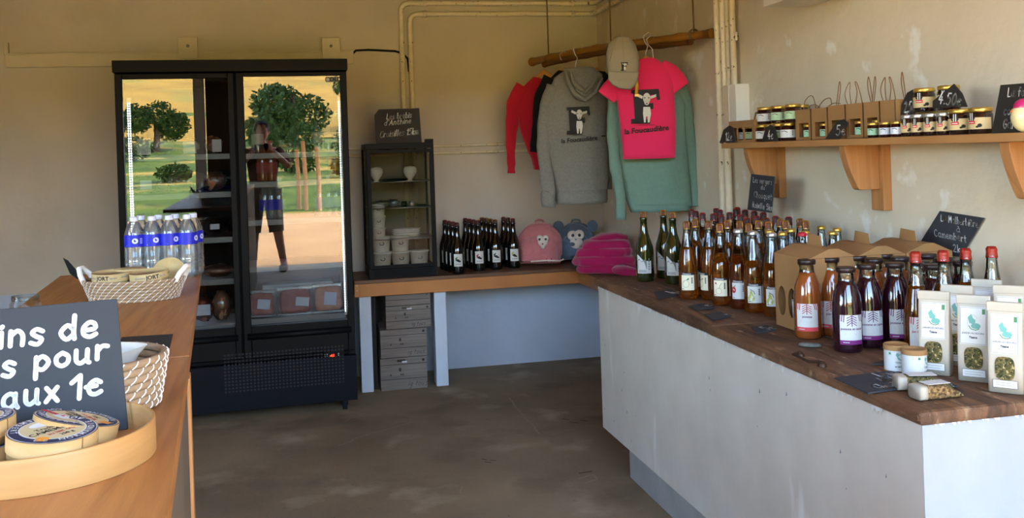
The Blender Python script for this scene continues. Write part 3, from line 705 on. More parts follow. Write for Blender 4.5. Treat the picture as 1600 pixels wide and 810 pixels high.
# ------------------------------------------------------------------ tall glass door fridge
RB = math.radians(2.1)
P0 = G(559, 625, .06)
ex = Vector((math.cos(RB), math.sin(RB), 0)); nf = Vector((math.sin(RB), -math.cos(RB), 0))
def FL(px, py, dep=0):
    q = hit(px, py, P0 - nf * dep, nf) - P0
    return (q.dot(ex), q.z)
fr = thing('glass_door_fridge', 'tall black two door display fridge against the back wall', 'fridge', (P0.x, P0.y, 0), RB)
z0 = P0.z
def fz(v): return (v[0], v[1] + z0)
FW = -FL(176, 105)[0]; FT = FL(541, 92)[1] + z0; DEP = .52
print('fridge W', FW, 'T', FT)
zcap = fz(FL(541, 110))[1]; zdb = fz(FL(541, 537))[1]; zpn = fz(FL(541, 548))[1]
body = MB().bx((-FW, .05, .06), (-FW + .04, DEP, zcap), 'black_metal').bx((-.04, .05, .06), (0, DEP, zcap), 'black_metal')
body.bx((-FW, DEP - .03, .06), (0, DEP, zcap), 'dark_in').bx((-FW, .0, .06), (0, DEP, zpn - .03), 'fridge_low')
body.bx((-FW + .04, .05, zcap - .05), (-.04, DEP, zcap), 'black_metal').bx((-FW / 2 - .03, .05, zpn), (-FW / 2 + .03, .09, zcap), 'black_metal')
body.bx((-FW - .003, -.012, zcap), (.003, DEP, FT), 'black_metal')
body.bx((-FW + .04, .05, zpn - .03), (-.04, DEP, zpn), 'dark_in')
body.build('cabinet_body', fr, bevel=.003)
mb = MB()
for i in range(34):
    for j in range(12):
        x = -.72 + i * .0195; z = .17 + j * .0185
        if x > -.06: continue
        mb.box((x, -.0008, z), (.011, .001, .010), 'grill')
mb.build('vent_grille', fr)
a = fz(FL(497, 555)); mb = MB().box((a[0] + .09, -.001, a[1]), (.11, .002, .03), 'black_frame')
ctl = mb.build('control_panel', fr)
mb = MB(); px0 = fz(FL(519, 556))
put_text(mb, '-4.1', .017, lambda x, y: (px0[0] + x, -.003, px0[1] + y), 'red_led', .0006, align='CENTER')
mb.build('red_readout', ctl)
mb = MB()
for dx in (-.04, -.028, .036): mb.box((px0[0] + dx, -.003, px0[1]), (.004, .001, .004), 'white_dot').box((px0[0] + dx, -.003, px0[1] + .01), (.004, .001, .004), 'white_dot')
mb.build('buttons', ctl)
for x in (-.07, -FW + .07):
    c = MB().tube([(x - .012, .05, .03), (x + .012, .05, .03)], .03, 'rubber', 16).bx((x - .018, .03, .03), (x + .018, .08, .062), 'black_metal').build('caster', fr)
doors = []
for side_, (oa, ob, gl, gr) in enumerate([((178, 112), (364.5, 112), (190, 125), (355, 122)), ((367.5, 111), (541, 110), (380, 122), (531, 118))]):
    x0 = FL(*oa)[0]; x1 = FL(*ob)[0]; g0 = FL(*gl); g1 = FL(*gr); zt_ = zcap - .006; gz1 = g1[1] + z0
    gz0 = fz(FL(540, 500))[1] if side_ else fz(FL(540, 500))[1]
    zb_ = zpn + .0
    dm = MB().bx((x0, 0, zb_), (g0[0], .04, zt_), 'black_frame').bx((g1[0], 0, zb_), (x1, .04, zt_), 'black_frame')
    dm.bx((g0[0], 0, gz1), (g1[0], .04, zt_), 'black_frame').bx((g0[0], 0, zb_), (g1[0], .04, gz0), 'black_frame')
    d_ = dm.build('door', fr, bevel=.004)
    MB().tube([(x0 + .02, -.008, gz0 - .055), (x1 - .02, -.008, gz0 - .055)], .018, 'black_metal', 12).build('door_handle', d_)
    hh = gz1 - gz0; tl = .0133 * hh
    mb = MB(); mb.add([(g0[0], .034, gz0), (g1[0], .034, gz0), (g1[0], .034 - tl, gz1), (g0[0], .034 - tl, gz1)], [(0, 1, 2, 3)], 'fridge_glass')
    mb.build('glass_pane', d_)
    lx = FL(202, 200, .05)[0] if not side_ else FL(532, 200, .05)[0] - .0
    lt = fz(FL(202, 152))[1] if not side_ else fz(FL(530, 150))[1]
    mb = MB().bx((lx - .010, .055, gz0 + .02), (lx + .010, .07, lt), 'steel'); st = mb.build('light_strip', fr)
    mb = MB()
    nled = 90
    for i in range(nled):
        z = gz0 + .04 + (lt - gz0 - .06) * i / nled
        mb.bx((lx - .007, .053, z), (lx - .004, .0545, z + .005), 'led').bx((lx + .004, .053, z), (lx + .007, .0545, z + .005), 'led')
    mb.build('leds', st)
    doors.append((g0[0], g1[0], gz0, gz1))
mb = MB(); a = fz(FL(509, 128)); b = fz(FL(529, 120)); mb.bx((a[0], .012, a[1] - .0), (b[0], .014, b[1]), 'ink_soft')
dd = mb.build('maker_badge', fr, bevel=.003)
mb = MB(); put_text(mb, 'COLD', .034, lambda x, y: ((a[0] * .4 + b[0] * .6) + x, .0108, (a[1] + b[1]) / 2 + y), 'ink', .001)
mb.disc(((a[0] * .85 + b[0] * .15), .0108, (a[1] + b[1]) / 2), (0, -1, 0), .011, 'paper'); mb.build('badge_print', dd)
# shelves
def shelf_z(px, py): return fz(FL(px, py, .06))[1]
SH = {}
for s_, rows, pxx in ((0, [240, 300, 371, 437, 508], 350), (1, [240, 285, 345, 418, 500], 400)):
    g0, g1, _, _ = doors[s_]
    SH[s_] = []
    for r_ in rows:
        z = shelf_z(pxx, r_); SH[s_].append(z); mb = MB()
        xa, xb = (-FW + .045, -FW / 2 - .035) if s_ == 0 else (-FW / 2 + .035, -.045)
        mb.bx((xa, .075, z - .03), (xb, .08, z), 'shelf_steel')
        for k in range(26): y = .08 + k * .016; mb.tube([(xa, y, z - .003), (xb, y, z - .003)], .0022, 'wire', 5)
        mb.build('wire_shelf', fr)
def FP(s_, px, row, dep=.16):
    """world location on a fridge shelf under the photo column px"""
    x = FL(px, 300, dep)[0]; return Vector((P0.x, P0.y, 0)) + ex * x - nf * dep + Vector((0, 0, SH[s_][row] + .001))
def lump(name, loc, r, m, label, cat, seed=0, lab=None, group=None, rz=0, film=True):
    t = thing(name, label, cat, loc, RB + rz, group); k = Vector((seed * 3.1, seed, 0))
    MB().sphere((0, 0, r[2] * 1.2), r, m, 16, 10, None, lambda v: .25 * min(r) * noise.noise(v * (2.2 / max(r)) + k)).build('contents', t)
    if film: MB().sphere((0, 0, r[2] * 1.22), (r[0] * 1.08, r[1] * 1.08, r[2] * 1.06), 'plastic_film', 14, 8, None, lambda v: .25 * min(r) * noise.noise(v * (6 / max(r)) + k)).build('plastic_wrap', t)
    if lab: MB().box((lab[0], -r[1] * 1.12, r[2] * lab[1]), (lab[2], .002, lab[3]), 'blue_white').build('price_label', t)
    return t
lump('wrapped_cheese', FP(0, 217, 0), (.065, .06, .045), 'white_cheese', 'white wrapped cheese at the left end of the fridge top shelf', 'cheese', 1)
lump('wrapped_cheese', FP(0, 219, 0) + Vector((0, 0.02, .085)), (.05, .05, .03), 'white_cheese', 'small white cheese resting on the wrapped one, left end of the fridge top shelf', 'cheese', 2)
lump('wrapped_cheese', FP(0, 256, 0), (.06, .06, .05), 'white_cheese', 'white wrapped cheese with a blue price label, second on the fridge top shelf', 'cheese', 3, (-.09, 1, .07, .09))
lump('wrapped_cheese', FP(0, 300, 0), (.05, .05, .04), 'white_cheese', 'wrapped cheese with a pale label, middle of the fridge top shelf', 'cheese', 4, (0, 1, .07, .07))
lump('wrapped_cheese', FP(0, 336, 0), (.05, .05, .045), 'meat_pale', 'wrapped cheese at the right end of the fridge top shelf', 'cheese', 5, (.02, 1, .05, .07))
lump('wrapped_cheese', FP(0, 228, 1), (.08, .07, .045), 'cheese', 'yellow cheese wedge with a blue label on the second fridge shelf', 'cheese', 6, (.01, 1.2, .06, .05))
lump('wrapped_cheese', FP(0, 256, 1), (.045, .06, .04), 'meat_pale', 'pale round cheese beside the yellow wedge on the second fridge shelf', 'cheese', 7)
lump('bagged_bread', FP(0, 292, 1), (.12, .09, .055), 'meat_pale', 'clear bag of pale food in the middle of the second fridge shelf', 'food', 8)
lump('bagged_bread', FP(0, 335, 1), (.07, .07, .05), 'meat_pale', 'clear bag at the right end of the second fridge shelf', 'food', 9)
lump('bagged_cheese', FP(0, 258, 2), (.1, .08, .075), 'white_cheese', 'clear bag with a pale label on the third fridge shelf, above the water bottles', 'food', 10, (.02, 1, .07, .04))
lump('bagged_cheese', FP(0, 335, 2), (.08, .08, .05), 'dark_in', 'dark wrapped pack at the right of the third fridge shelf', 'food', 11, (0, 1.2, .05, .03))
lump('bagged_sausage', FP(0, 337, 3), (.085, .07, .035), 'meat_pale', 'bag of pale sausages on the fourth fridge shelf', 'food', 12)
lump('bagged_meat', FP(0, 312, 4), (.06, .055, .07), 'meat', 'bag of dark meat with a white label at the bottom of the left fridge door', 'food', 13, (0, 1.2, .08, .06))
lump('bagged_meat', FP(0, 341, 4), (.055, .055, .08), 'meat_pale', 'crumpled bag of pale meat at the bottom of the left fridge door', 'food', 14)
# small glass jars hanging in the second shelf shadow
jp = None
for i, px in enumerate([303, 313, 323, 333, 343]):
    loc = FP(0, px, 2, .3)
    loc.z = SH[0][1] - .034 - .105 + .0
    loc.z = SH[0][2] + .001
    if not jp:
        jp = thing('empty_jar', 'clear ribbed jar in the row behind the packs on the third fridge shelf', 'jar', loc, RB, 'clear jars on the third fridge shelf')
        MB().lathe([(0, 0), (.024, 0), (.025, .004), (.025, .08), (.02, .09), (.02, .1)], 'clear_glass', 14).build('jar_glass', jp)
        MB().lathe([(.022, .09), (.022, .102), (0, .103)], 'lid_silver', 14).build('lid', jp)
    else: dup(jp, loc, None, f'clear ribbed jar on the third fridge shelf, {["", "second", "third", "fourth", "last"][i]} from the left')
# right door contents
def vacuum_pack(px, m, w, h, label, lab, rz=0):
    loc = FP(1, px, 4, .11); t = thing('vacuum_pack', label, 'food', loc, RB + rz, 'flat food packs leaning at the bottom of the right fridge door')
    T = Matrix.Rotation(-.35, 4, 'X')
    MB().prism([(-w / 2, 0), (w / 2, 0), (w / 2, h), (-w / 2, h)], 0, .006, 'plastic_film', 'y', T).prism([(-w / 2, 0), (w / 2, 0), (w / 2, .008), (-w / 2, .008)], -.026, .006, 'plastic_film', 'y', T).prism([(-w / 2, h - .008), (w / 2, h - .008), (w / 2, h), (-w / 2, h)], -.026, .006, 'plastic_film', 'y', T).build('plastic_tray', t)
    MB().loft([((0, -.002, h * .5), (w * .44, 0, 0), (0, 0, h * .43)), ((0, -.014, h * .5), (w * .42, 0, 0), (0, 0, h * .41)), ((0, -.021, h * .5), (w * .36, 0, 0), (0, 0, h * .33))], m, 40, T, p=5, disp=lambda v: .006 * noise.noise(v * 40)).build('contents', t)
    MB().box((lab[0], -.034, h * .45), (lab[1], .002, lab[2]), 'blue_white', T @ Matrix.Rotation(.12, 4, 'Y')).build('price_label', t)
vacuum_pack(404, 'meat', .15, .155, 'flat pack of dark meat, left of three at the bottom of the right fridge door', (0, .07, .055))
vacuum_pack(456, 'meat', .2, .165, 'flat pack of red sliced meat, middle of three in the right fridge bottom', (.03, .075, .05))
vacuum_pack(508, 'meat_pale', .18, .17, 'flat pack of pale nuggets, right of three at the bottom of the right fridge door', (.0, .07, .075))
loc = FP(1, 462, 4, .34); t = MB().bx((-.21, 0, 0), (.2, .13, .155), 'paper').build('white_carton', None, loc, RB, bevel=.004)
tag(t, 'long white carton behind the food packs in the right fridge door', 'carton')
def soda(px, row, m, mc, label, cap='lid_red'):
    t = thing('drink_bottle', label, 'bottle', FP(1, px, row, .16), RB, 'drink bottles in the right fridge door')
    MB().lathe([(0, 0), (.033, 0), (.035, .01), (.035, .13), (.028, .16), (.014, .2), (.014, .225)], m, 18).build('bottle_body', t)
    MB().lathe([(.0355, .05), (.0355, .11)], mc, 18).build('label', t); MB().lathe([(.016, .215), (.016, .235), (0, .236)], cap, 14).build('cap', t)
soda(411, 1, 'juice', 'meat', 'amber drink bottle at the left of the second shelf behind the right fridge door')
soda(425, 1, 'juice', 'meat', 'amber drink bottle beside the post in the right fridge door')
soda(524, 1, 'label_red', 'ceramic_orange', 'red bottle with a yellow band at the right of the right fridge door')
for i, px in enumerate((414, 424, 436, 500, 514, 525)):
    soda(px, 2, 'pet', 'blue_label', ['water bottle with a blue label, far left inside the right fridge door', 'second water bottle from the left inside the right fridge door',
        'third water bottle from the left inside the right fridge door', 'water bottle fourth from the left on that fridge door shelf', 'water bottle second from the right on that fridge door middle shelf',
        'water bottle at the far right inside the right fridge door'][i], 'blue_white')
for i, px in enumerate((405, 500, 515, 528)):
    soda(px, 0, 'pet', 'paper', ['pale carafe at the left of the top shelf behind the right fridge door', 'pale bottle third from the right on the top shelf behind the right fridge door',
        'pale bottle second from the right on the top shelf behind the right fridge door', 'pale bottle at the right of the top shelf behind the right fridge door'][i], 'lid_silver')
# ------------------------------------------------------------------ small glass cabinet on the bench
YM = YBN + .06
a = WY(577, 440, YM); b = WY(684, 430, YM); MWd = b.x - a.x; MH = WY(676, 222, YM).z - ZBN
mc = thing('glass_cabinet', 'small black framed glass cabinet on the bench holding tubs', 'cabinet', (a.x, YM, ZBN), 0)
print('mini', MWd, MH)
MD = .36; c = .014
mb = MB().bx((0, 0, 0), (MWd, MD, .055), 'black_metal').bx((0, 0, MH - .035), (MWd, MD, MH), 'black_metal')
for x in (0, MWd - c):
    for y in (0, MD - c): mb.bx((x, y, .05), (x + c, y + c, MH - .03), 'black_metal')
mb.bx((MWd - .05, .0, MH), (MWd, .05, MH + .02), 'black_metal')
for i in range(5): mb.bx((.03, -.003, .008 + i * .009), (MWd - .03, 0, .011 + i * .009), 'black_frame')
mb.build('cabinet_frame', mc, bevel=.002)
dr = MB().bx((.006, -.02, .06), (.03, -.002, MH - .04), 'black_frame').bx((MWd - .03, -.02, .06), (MWd - .004, -.002, MH - .04), 'black_frame').bx((.03, -.02, MH - .06), (MWd - .03, -.002, MH - .04), 'black_frame').bx((.03, -.02, .06), (MWd - .03, -.002, .08), 'black_frame').build('door', mc, bevel=.002)
mb = MB(); mb.add([(.03, -.011, .08), (MWd - .03, -.011, .08), (MWd - .03, -.011, MH - .06), (.03, -.011, MH - .06)], [(0, 1, 2, 3)], 'cab_glass'); mb.build('glass_pane', dr)
for x in (.004, MWd - .004):
    mb = MB(); mb.add([(x, .014, .055), (x, MD - .014, .055), (x, MD - .014, MH - .035), (x, .014, MH - .035)], [(0, 1, 2, 3)], 'cab_glass'); mb.build('side_glass', mc)
mb = MB(); mb.add([(.014, MD - .004, .055), (MWd - .014, MD - .004, .055), (MWd - .014, MD - .004, MH - .035), (.014, MD - .004, MH - .035)], [(0, 1, 2, 3)], 'cab_glass'); mb.build('rear_glass', mc)
mz = [WY(620, y, YM + .05).z - ZBN for y in (284, 325, 374)]
for z in mz:
    mb = MB()
    for k in range(14): mb.tube([(.014, .03 + k * .024, z), (MWd - .014, .03 + k * .024, z)], .0018, 'wire', 5)
    mb.tube([(.014, .025, z), (MWd - .014, .025, z)], .003, 'wire'); mb.tube([(.014, MD - .02, z), (MWd - .014, MD - .02, z)], .003, 'wire')
    mb.build('wire_shelf', mc)
def tub(r, h):
    t = thing('yogurt_tub', 'x', 'tub', (0, 0, 0), 0)
    MB().lathe([(0, 0), (r * .8, 0), (r * .84, .003), (r * .97, h * .9), (r, h * .9), (r, h * .93)], 'pot', 20).build('tub_body', t)
    MB().lathe([(r * 1.03, h * .88), (r * 1.05, h * .9), (r * 1.05, h * .98), (r * .98, h), (0, h)], 'pot_lid', 20).build('lid', t)
    mb = MB(); fn = cylmap(r * .925, h * .5); blob(mb, [(x, y + .006) for x, y in ell(0, 0, r * .28, r * .2)], fn, 'ink_soft')
    blob(mb, [(-.004, .01), (-.012, .02), (.012, .02), (.004, .01)], fn, 'ink'); line2(mb, [(-r * .5, -h * .12), (r * .5, -h * .12)], .002, fn, 'ink_soft'); line2(mb, [(-r * .35, -h * .17), (r * .35, -h * .17)], .0015, fn, 'ink_soft')
    mb.build('print', t); return t
def MLoc(px, z, y=.1): return Vector((WY(px, 400, YM + y).x, YM + y, ZBN + z + .001))
small = tub(.046, .075); big = tub(.06, .098); s_used = [0, 0]
def put_tub(proto, k, loc, label):
    t = proto if not s_used[k] else dup(proto); s_used[k] = 1; t.location = loc; t['label'] = label; t['group'] = 'white tubs in the small cabinet'
g0, g1, g2, g3 = .056, mz[2], mz[1], mz[0]
put_tub(small, 0, MLoc(593, g1), 'small white tub, bottom of the stack of three in the cabinet'); put_tub(small, 0, MLoc(593, g1 + .0735), 'small white tub, middle of the stack of three in the cabinet')
put_tub(small, 0, MLoc(593, g1 + .147), 'small white tub, top of the stack of three in the cabinet')
put_tub(big, 1, MLoc(597, g0), 'large white tub, lower left in the bottom of the cabinet'); put_tub(big, 1, MLoc(596, g0 + .097), 'large white tub, upper left in the bottom of the cabinet')
put_tub(big, 1, MLoc(626, g0), 'large white tub, lower middle in the bottom of the cabinet'); put_tub(big, 1, MLoc(626, g0 + .097), 'large white tub, upper middle in the bottom of the cabinet')
put_tub(big, 1, MLoc(655, g0), 'large white tub alone at the lower right of the cabinet')
for i in range(4):
    t = MB().lathe([(0, 0), (.06, 0), (.078, .018), (.082, .018), (.062, .0), (.05, .003), (0, .003)], 'pot', 24, None, True, 1.15, .75).build('white_dish', None, MLoc(636, g1 + i * .013, .14), 0)
    tag(t, ['bottom', 'second lowest', 'second highest', 'top'][i] + ' white oval dish in the pile inside the cabinet', 'dish', 'oval dishes piled in the cabinet')
for i, px in enumerate((592, 645)):
    t = thing('glass_goblet', ['round clear pot hanging at the left of the top cabinet shelf', 'clear footed pot at the right of the top cabinet shelf'][i], 'pot', MLoc(px, g3, .1))
    MB().lathe([(0, 0), (.02, 0), (.012, .01), (.03, .03), (.042, .055), (.04, .08), (.03, .085)], 'pot', 18).build('pot_bowl', t)
    MB().lathe([(.032, .083), (.034, .088), (.0, .095)], 'pot_lid', 18).build('lid', t)
t = MB().lathe([(0, 0), (.06, 0), (.075, .012), (.06, .004), (0, .004)], 'black_metal', 20, None, True, 1.2, .7).build('dark_tray', None, MLoc(620, g3, .22)); tag(t, 'dark tray at the back of the top cabinet shelf', 'tray')
lump('foil_pack', MLoc(598, g2, .12), (.055, .05, .022), 'white_cheese', 'shiny wrapped pack at the left of the second cabinet shelf', 'pack', 21, None, None, -RB)
lump('foil_pack', MLoc(617, g2, .12), (.04, .05, .024), 'blue_white', 'bluish foil pack in the middle of the second cabinet shelf', 'pack', 22, None, None, -RB)
for i, px in enumerate((634, 646)):
    t = MB().lathe([(0, 0), (.018, 0), (.018, .035), (0, .036)], 'lid_silver' if i else 'black_metal', 14).build('spice_pot', None, MLoc(px, g2, .12)); tag(t, ['dark little pot on the second cabinet shelf', 'silver little pot on the second cabinet shelf'][i], 'pot')
# sign on the cabinet
Q = [WY(*q, YM + .04) for q in [(586, 172), (655, 169), (659, 221), (587, 224)]]
sx_ = (Q[1] - Q[0]).length
pl_ = [WY(*q, YM + .04) for q in [(585, 180), (592, 171), (655, 169), (659, 222), (588, 225)]]
zb = min(p.z for p in pl_); 
for p in pl_[-2:]: p.z = ZBN + MH
slate_sign('slate_sign', Q, [('Les brebis', .24, .82, .30, .17, .25, .03), ("d'Anthine", .18, .80, .48, .16, .25, .05), ('Croisilles 15km', .07, .95, .84, .19, .3, .05)],
           'dark slate sign reading les brebis on top of the small cabinet', 'slate_warm', poly=pl_)
# ------------------------------------------------------------------ bottles
ORD = ['first', 'second', 'third', 'fourth', 'fifth', 'sixth', 'seventh', 'eighth', 'ninth', 'tenth', 'eleventh', 'twelfth', 'thirteenth', 'fourteenth', 'fifteenth', 'sixteenth']
def bottle_proto(prof_s, body, fill=None, liq=None, cap='muselet', capm='foil_gold', lab=None, name='cider_bottle', s=1.0, seg=20, cm='cork'):
    """prof: list of (r, z); below fill level the liquid's material, above clear glass"""
    t = thing(name, 'x', 'bottle'); prof = [(r * s, z * s) for r, z in prof_s]; top = prof[-1][1]
    if fill:
        fill *= s; lo = [p for p in prof if p[1] < fill]; hi = [p for p in prof if p[1] >= fill]
        a, b = lo[-1], hi[0]; k = (fill - a[1]) / (b[1] - a[1]); rf = a[0] + (b[0] - a[0]) * k
        MB().lathe(lo + [(rf, fill), (0, fill + .0005)], liq, seg).build('filled_glass', t)
        MB().lathe([(rf, fill)] + hi, body, seg).build('glass_neck', t)
    else: MB().lathe(prof, body, seg).build('glass_body', t)
    R = prof[-1][0]
    if cap == 'muselet':
        c = MB().lathe([(R * 1.08, top - .006 * s), (R * 1.08, top + .003 * s), (R * .98, top + .006 * s), (R * 1.06, top + .011 * s), (R * 1.08, top + .017 * s), (R * .8, top + .021 * s), (0, top + .022 * s)], cm, 14).build('cork', t)
        mb = MB()
        for k in range(4):
            a = k * PI / 2 + .4; ca, sa = math.cos(a), math.sin(a)
            mb.tube([(R * 1.12 * ca, R * 1.12 * sa, top - .007 * s), (R * 1.06 * ca, R * 1.06 * sa, top + .006 * s), (R * 1.14 * ca, R * 1.14 * sa, top + .016 * s), (R * .75 * ca, R * .75 * sa, top + .0225 * s)], .0011, capm, 5)
        mb.lathe([(R * 1.1, top - .008 * s), (R * 1.16, top - .006 * s), (R * 1.1, top - .004 * s)], capm, 14)
        mb.lathe([(R * .92, top + .0205 * s), (R * .8, top + .0235 * s), (0, top + .0245 * s)], capm, 14)
        mb.build('wire_cage', c)
    elif cap == 'crown':
        MB().lathe([(R * 1.25, top - .008 * s), (R * 1.3, top - .006 * s), (R * 1.25, top + .002 * s), (R * 1.0, top + .005 * s), (0, top + .006 * s)], capm, 16).build('cap', t)
    elif cap == 'lug':
        MB().lathe([(R * 1.02, top - .014 * s), (R * 1.1, top - .013 * s), (R * 1.12, top - .002 * s), (R * 1.05, top + .001 * s), (R * .9, top), (0, top)], capm, 22).build('lid', t)
    if lab: lab(t, s)
    return t
def lab_dark(art, face):
    def f(t, s):
        mb = MB(); fn = cylmap(.0412 * s, .085 * s, face); fo = cylmap(.0418 * s, .085 * s, face)
        patch(mb, -.028 * s, .028 * s, -.038 * s, .038 * s, fn, 'paper')
        blob(mb, [(x * s, y * s) for x, y in [(-.02, .012), (-.005, .022), (.012, .014), (.02, -.002), (.008, -.012), (-.014, -.006)]], fo, art)
        blob(mb, [(x * s, y * s) for x, y in [(-.018, .002), (0, .008), (.018, -.008), (.012, -.014), (-.006, -.008)]], cylmap(.0421 * s, .085 * s, face), 'ink')
        for k in (-.012, .0, .012): blob(mb, [(x * s, y * s) for x, y in [(k - .004, -.026), (k + .004, -.026), (k + .004, -.021), (k - .004, -.021)]], fo, 'ink_soft')
        mb.build('label', t)
    return f
def lab_grey(face):
    def f(t, s):
        mb = MB(); fn = cylmap(.0412 * s, .075 * s, face); fo = cylmap(.0418 * s, .075 * s, face)
        n = 12; vs = []
        for i in range(n + 1):
            x = -.034 + .068 * i / n; y = .034 + .014 * math.cos(min(1, max(0, (x + .034) / .04)) * PI) ; vs += [fn(x * s, -.036 * s), fn(x * s, y * s)]
        mb.add(vs, [(2 * i, 2 * i + 2, 2 * i + 3, 2 * i + 1) for i in range(n)], 'paper', True)
        blob(mb, [(x * s, y * s) for x, y in [(-.03, -.018), (.012, -.018), (.012, .02), (.0, .026), (-.012, .018), (-.024, .03), (-.03, .024)]], fo, 'ink_soft')
        blob(mb, [(x * s, y * s) for x, y in ell(-.01, -.002, .014, .01)], cylmap(.0422 * s, .075 * s, face), 'paper')
        for k in range(4): patch(mb, (-.028 + .0) * s, (.008 + k % 2 * .003) * s, (-.022 - k * .003) * s, (-.0205 - k * .003) * s, cylmap(.0423 * s, .075 * s, face), 'ink_soft', 3)
        for k in range(5): patch(mb, .02 * s, .026 * s, (-.02 + k * .011) * s, (-.013 + k * .011) * s, fo, 'ink_soft', 1)
        mb.build('label', t)
    return f
def lab_fruit(kind, face, s0=1):
    def f(t, s):
        R = .0368 * s; zc = .064 * s; mb = MB(); fn = cylmap(R, zc, face); fo = cylmap(R + .0006, zc, face); fp = cylmap(R + .001, zc, face)
        patch(mb, -.026, .026, -.029, .030, fn, 'paper_cream' if kind in 'ab' else 'paper'); patch(mb, -.026, .026, .031, .039, fn, 'ink')
        put_text(mb, 'Chouquet', .0085, lambda x, y: fo(x - .004, .035 + y), 'paper', .0002)
        if kind == 'a':
            line2(mb, [(-.008 + .013 * math.cos(q), -.004 + .014 * math.sin(q)) for q in [k * .35 for k in range(19)]], .0009, fo, 'leaf_print')
            blob(mb, [(-.006, .012), (.002, .019), (.006, .014), (0, .011)], fo, 'leaf_print'); line2(mb, [(-.02, .0), (-.014, .008), (-.008, .01)], .001, fo, 'ink_soft')
        if kind == 'b':
            line2(mb, [(-.006 + .011 * math.cos(q), -.01 + .011 * math.sin(q)) for q in [k * .35 for k in range(19)]], .0009, fo, 'apple_red'); line2(mb, [(-.004, -.002), (.0, .012), (.006, .02)], .0012, fo, 'bark')
            blob(mb, [(-.022, .018), (-.016, .024), (-.012, .014)], fo, 'apple_red')
        if kind == 'c': blob(mb, ell(-.019, .004, .0085, .012), fo, 'apple_red'); blob(mb, [(-.02, .016), (-.012, .022), (-.013, .016)], fo, 'leaf_print')
        if kind == 'd':
            blob(mb, [(-.012 + r * math.cos(a), -.012 + r * math.sin(a) * 1.0) for a, r in [(k * .42, .0125) for k in range(15)]], fo, 'pear')
            blob(mb, [(-.018, -.008), (-.017, .008), (-.014, .015), (-.009, .013), (-.006, .002), (-.002, -.006)], fo, 'pear'); line2(mb, [(-.013, .013), (-.015, .022)], .0012, fp, 'bark')
            line2(mb, [(-.013, .018), (-.003, .012), (.001, .002)], .003, fp, 'ink_soft')
        for k in range(4): patch(mb, .014, .019, -.002 + k * .006, .0025 + k * .006, fo, 'ink', 2)
        line2(mb, [(-.024, -.024), (-.016, -.024)], .002, fo, 'ink'); line2(mb, [(-.012, -.025), (.02, -.025)], .0008, fo, 'ink_soft')
        mb.build('label', t)
    return f
def lab_stripes(colour, band, txt, face, R0=.0422, zc0=.066):
    def f(t, s):
        R = R0 * s; zc = zc0 * s; mb = MB(); fn = cylmap(R, zc, face); fo = cylmap(R + .0006, zc, face)
        patch(mb, -.034, .034, -.038, .042, fn, 'paper')
        if band: patch(mb, -.034, .034, -.041, -.029, fo, band); patch(mb, -.026, -.008, -.036, -.034, cylmap(R + .001, zc, face), 'paper', 3)
        for k in range(12):
            x = -.033 + k * .006; 
            if abs(x) > .015: line2(mb, [(x, .042), (x + (.004 if x > 0 else -.002), .022 + .002 * (k % 2))], .0024, fo, colour)
        for k in range(5): line2(mb, [(-.014 + k * .0035 * 0 , .012 + k * .007), (0, .022 + k * .006), (.014, .012 + k * .007)] if k < 4 else [(0, .010), (0, .042)], .0022, fo, colour)
        put_text(mb, txt, .0095, lambda x, y: fo(x, .003 + y), colour if band is None else 'print_purple', .00025, .1)
        line2(mb, [(-.02, -.008), (.022, -.008)], .0008, fo, 'ink_soft'); line2(mb, [(-.02, -.012), (.012, -.012)], .0008, fo, 'ink_soft')
        mb.build('label', t)
    return f
DARK = [(0, 0), (.036, 0), (.0405, .005), (.041, .02), (.041, .135), (.038, .16), (.028, .19), (.019, .22), (.0155, .25), (.0145, .275), (.0165, .278), (.0165, .288), (.014, .29)]
SLIM = [(0, .003), (.031, 0), (.0355, .004), (.036, .02), (.036, .115), (.033, .15), (.026, .19), (.0185, .225), (.0145, .25), (.013, .262), (.0145, .264), (.0145, .272), (.013, .274)]
JUICE = [(0, .003), (.037, 0), (.0412, .004), (.042, .015), (.042, .125), (.038, .16), (.027, .19), (.0225, .205), (.0225, .228), (.0245, .230), (.0245, .238)]
POIRE = [(0, .003), (.033, 0), (.037, .004), (.038, .02), (.038, .11), (.033, .15), (.024, .19), (.017, .23), (.0145, .26), (.0165, .262), (.0165, .27), (.015, .272)]
# --- cider bottles on the bench: four columns
FACE = -PI / 2 - .0
def along(px, py, z): p = G(px, py, z); return p
cols = [((718, 429), 4, 'leaf_print', 'green printed'), ((751, 424), 5, 'print_red', 'dark red printed'), ((778, 422), 5, 'slate_big', 'blue grey printed'), ((806, 420), 5, 'pear', 'yellow green printed')]
for ci, (pf_, n, art, an) in enumerate(cols):
    p = G(pf_[0], pf_[1], ZBN); proto = bottle_proto(DARK, 'glass_black', cap='muselet', capm='foil_red' if ci != 2 else 'foil_gold', lab=lab_dark(art, FACE - .1), name='cider_bottle', s=1.03, cm='cork_dark')
    for k in range(n):
        loc = Vector((p.x - k * .012, p.y + .046 + k * .089, ZBN))
        if loc.y > YB - .05: break
        lb = f'black cider bottle with {an} label, ' + (['front of its row beside the cabinet', 'front of its row, second from the cabinet', 'front of its row, third from the cabinet', 'front of its row beside the pink backpack'][ci] if k == 0 else f'{ORD[k]} from the front on the bench')
        if k == 0: proto.location = loc; proto['label'] = lb; proto['group'] = 'black cider bottles on the bench'
        else: dup(proto, loc, None, lb)
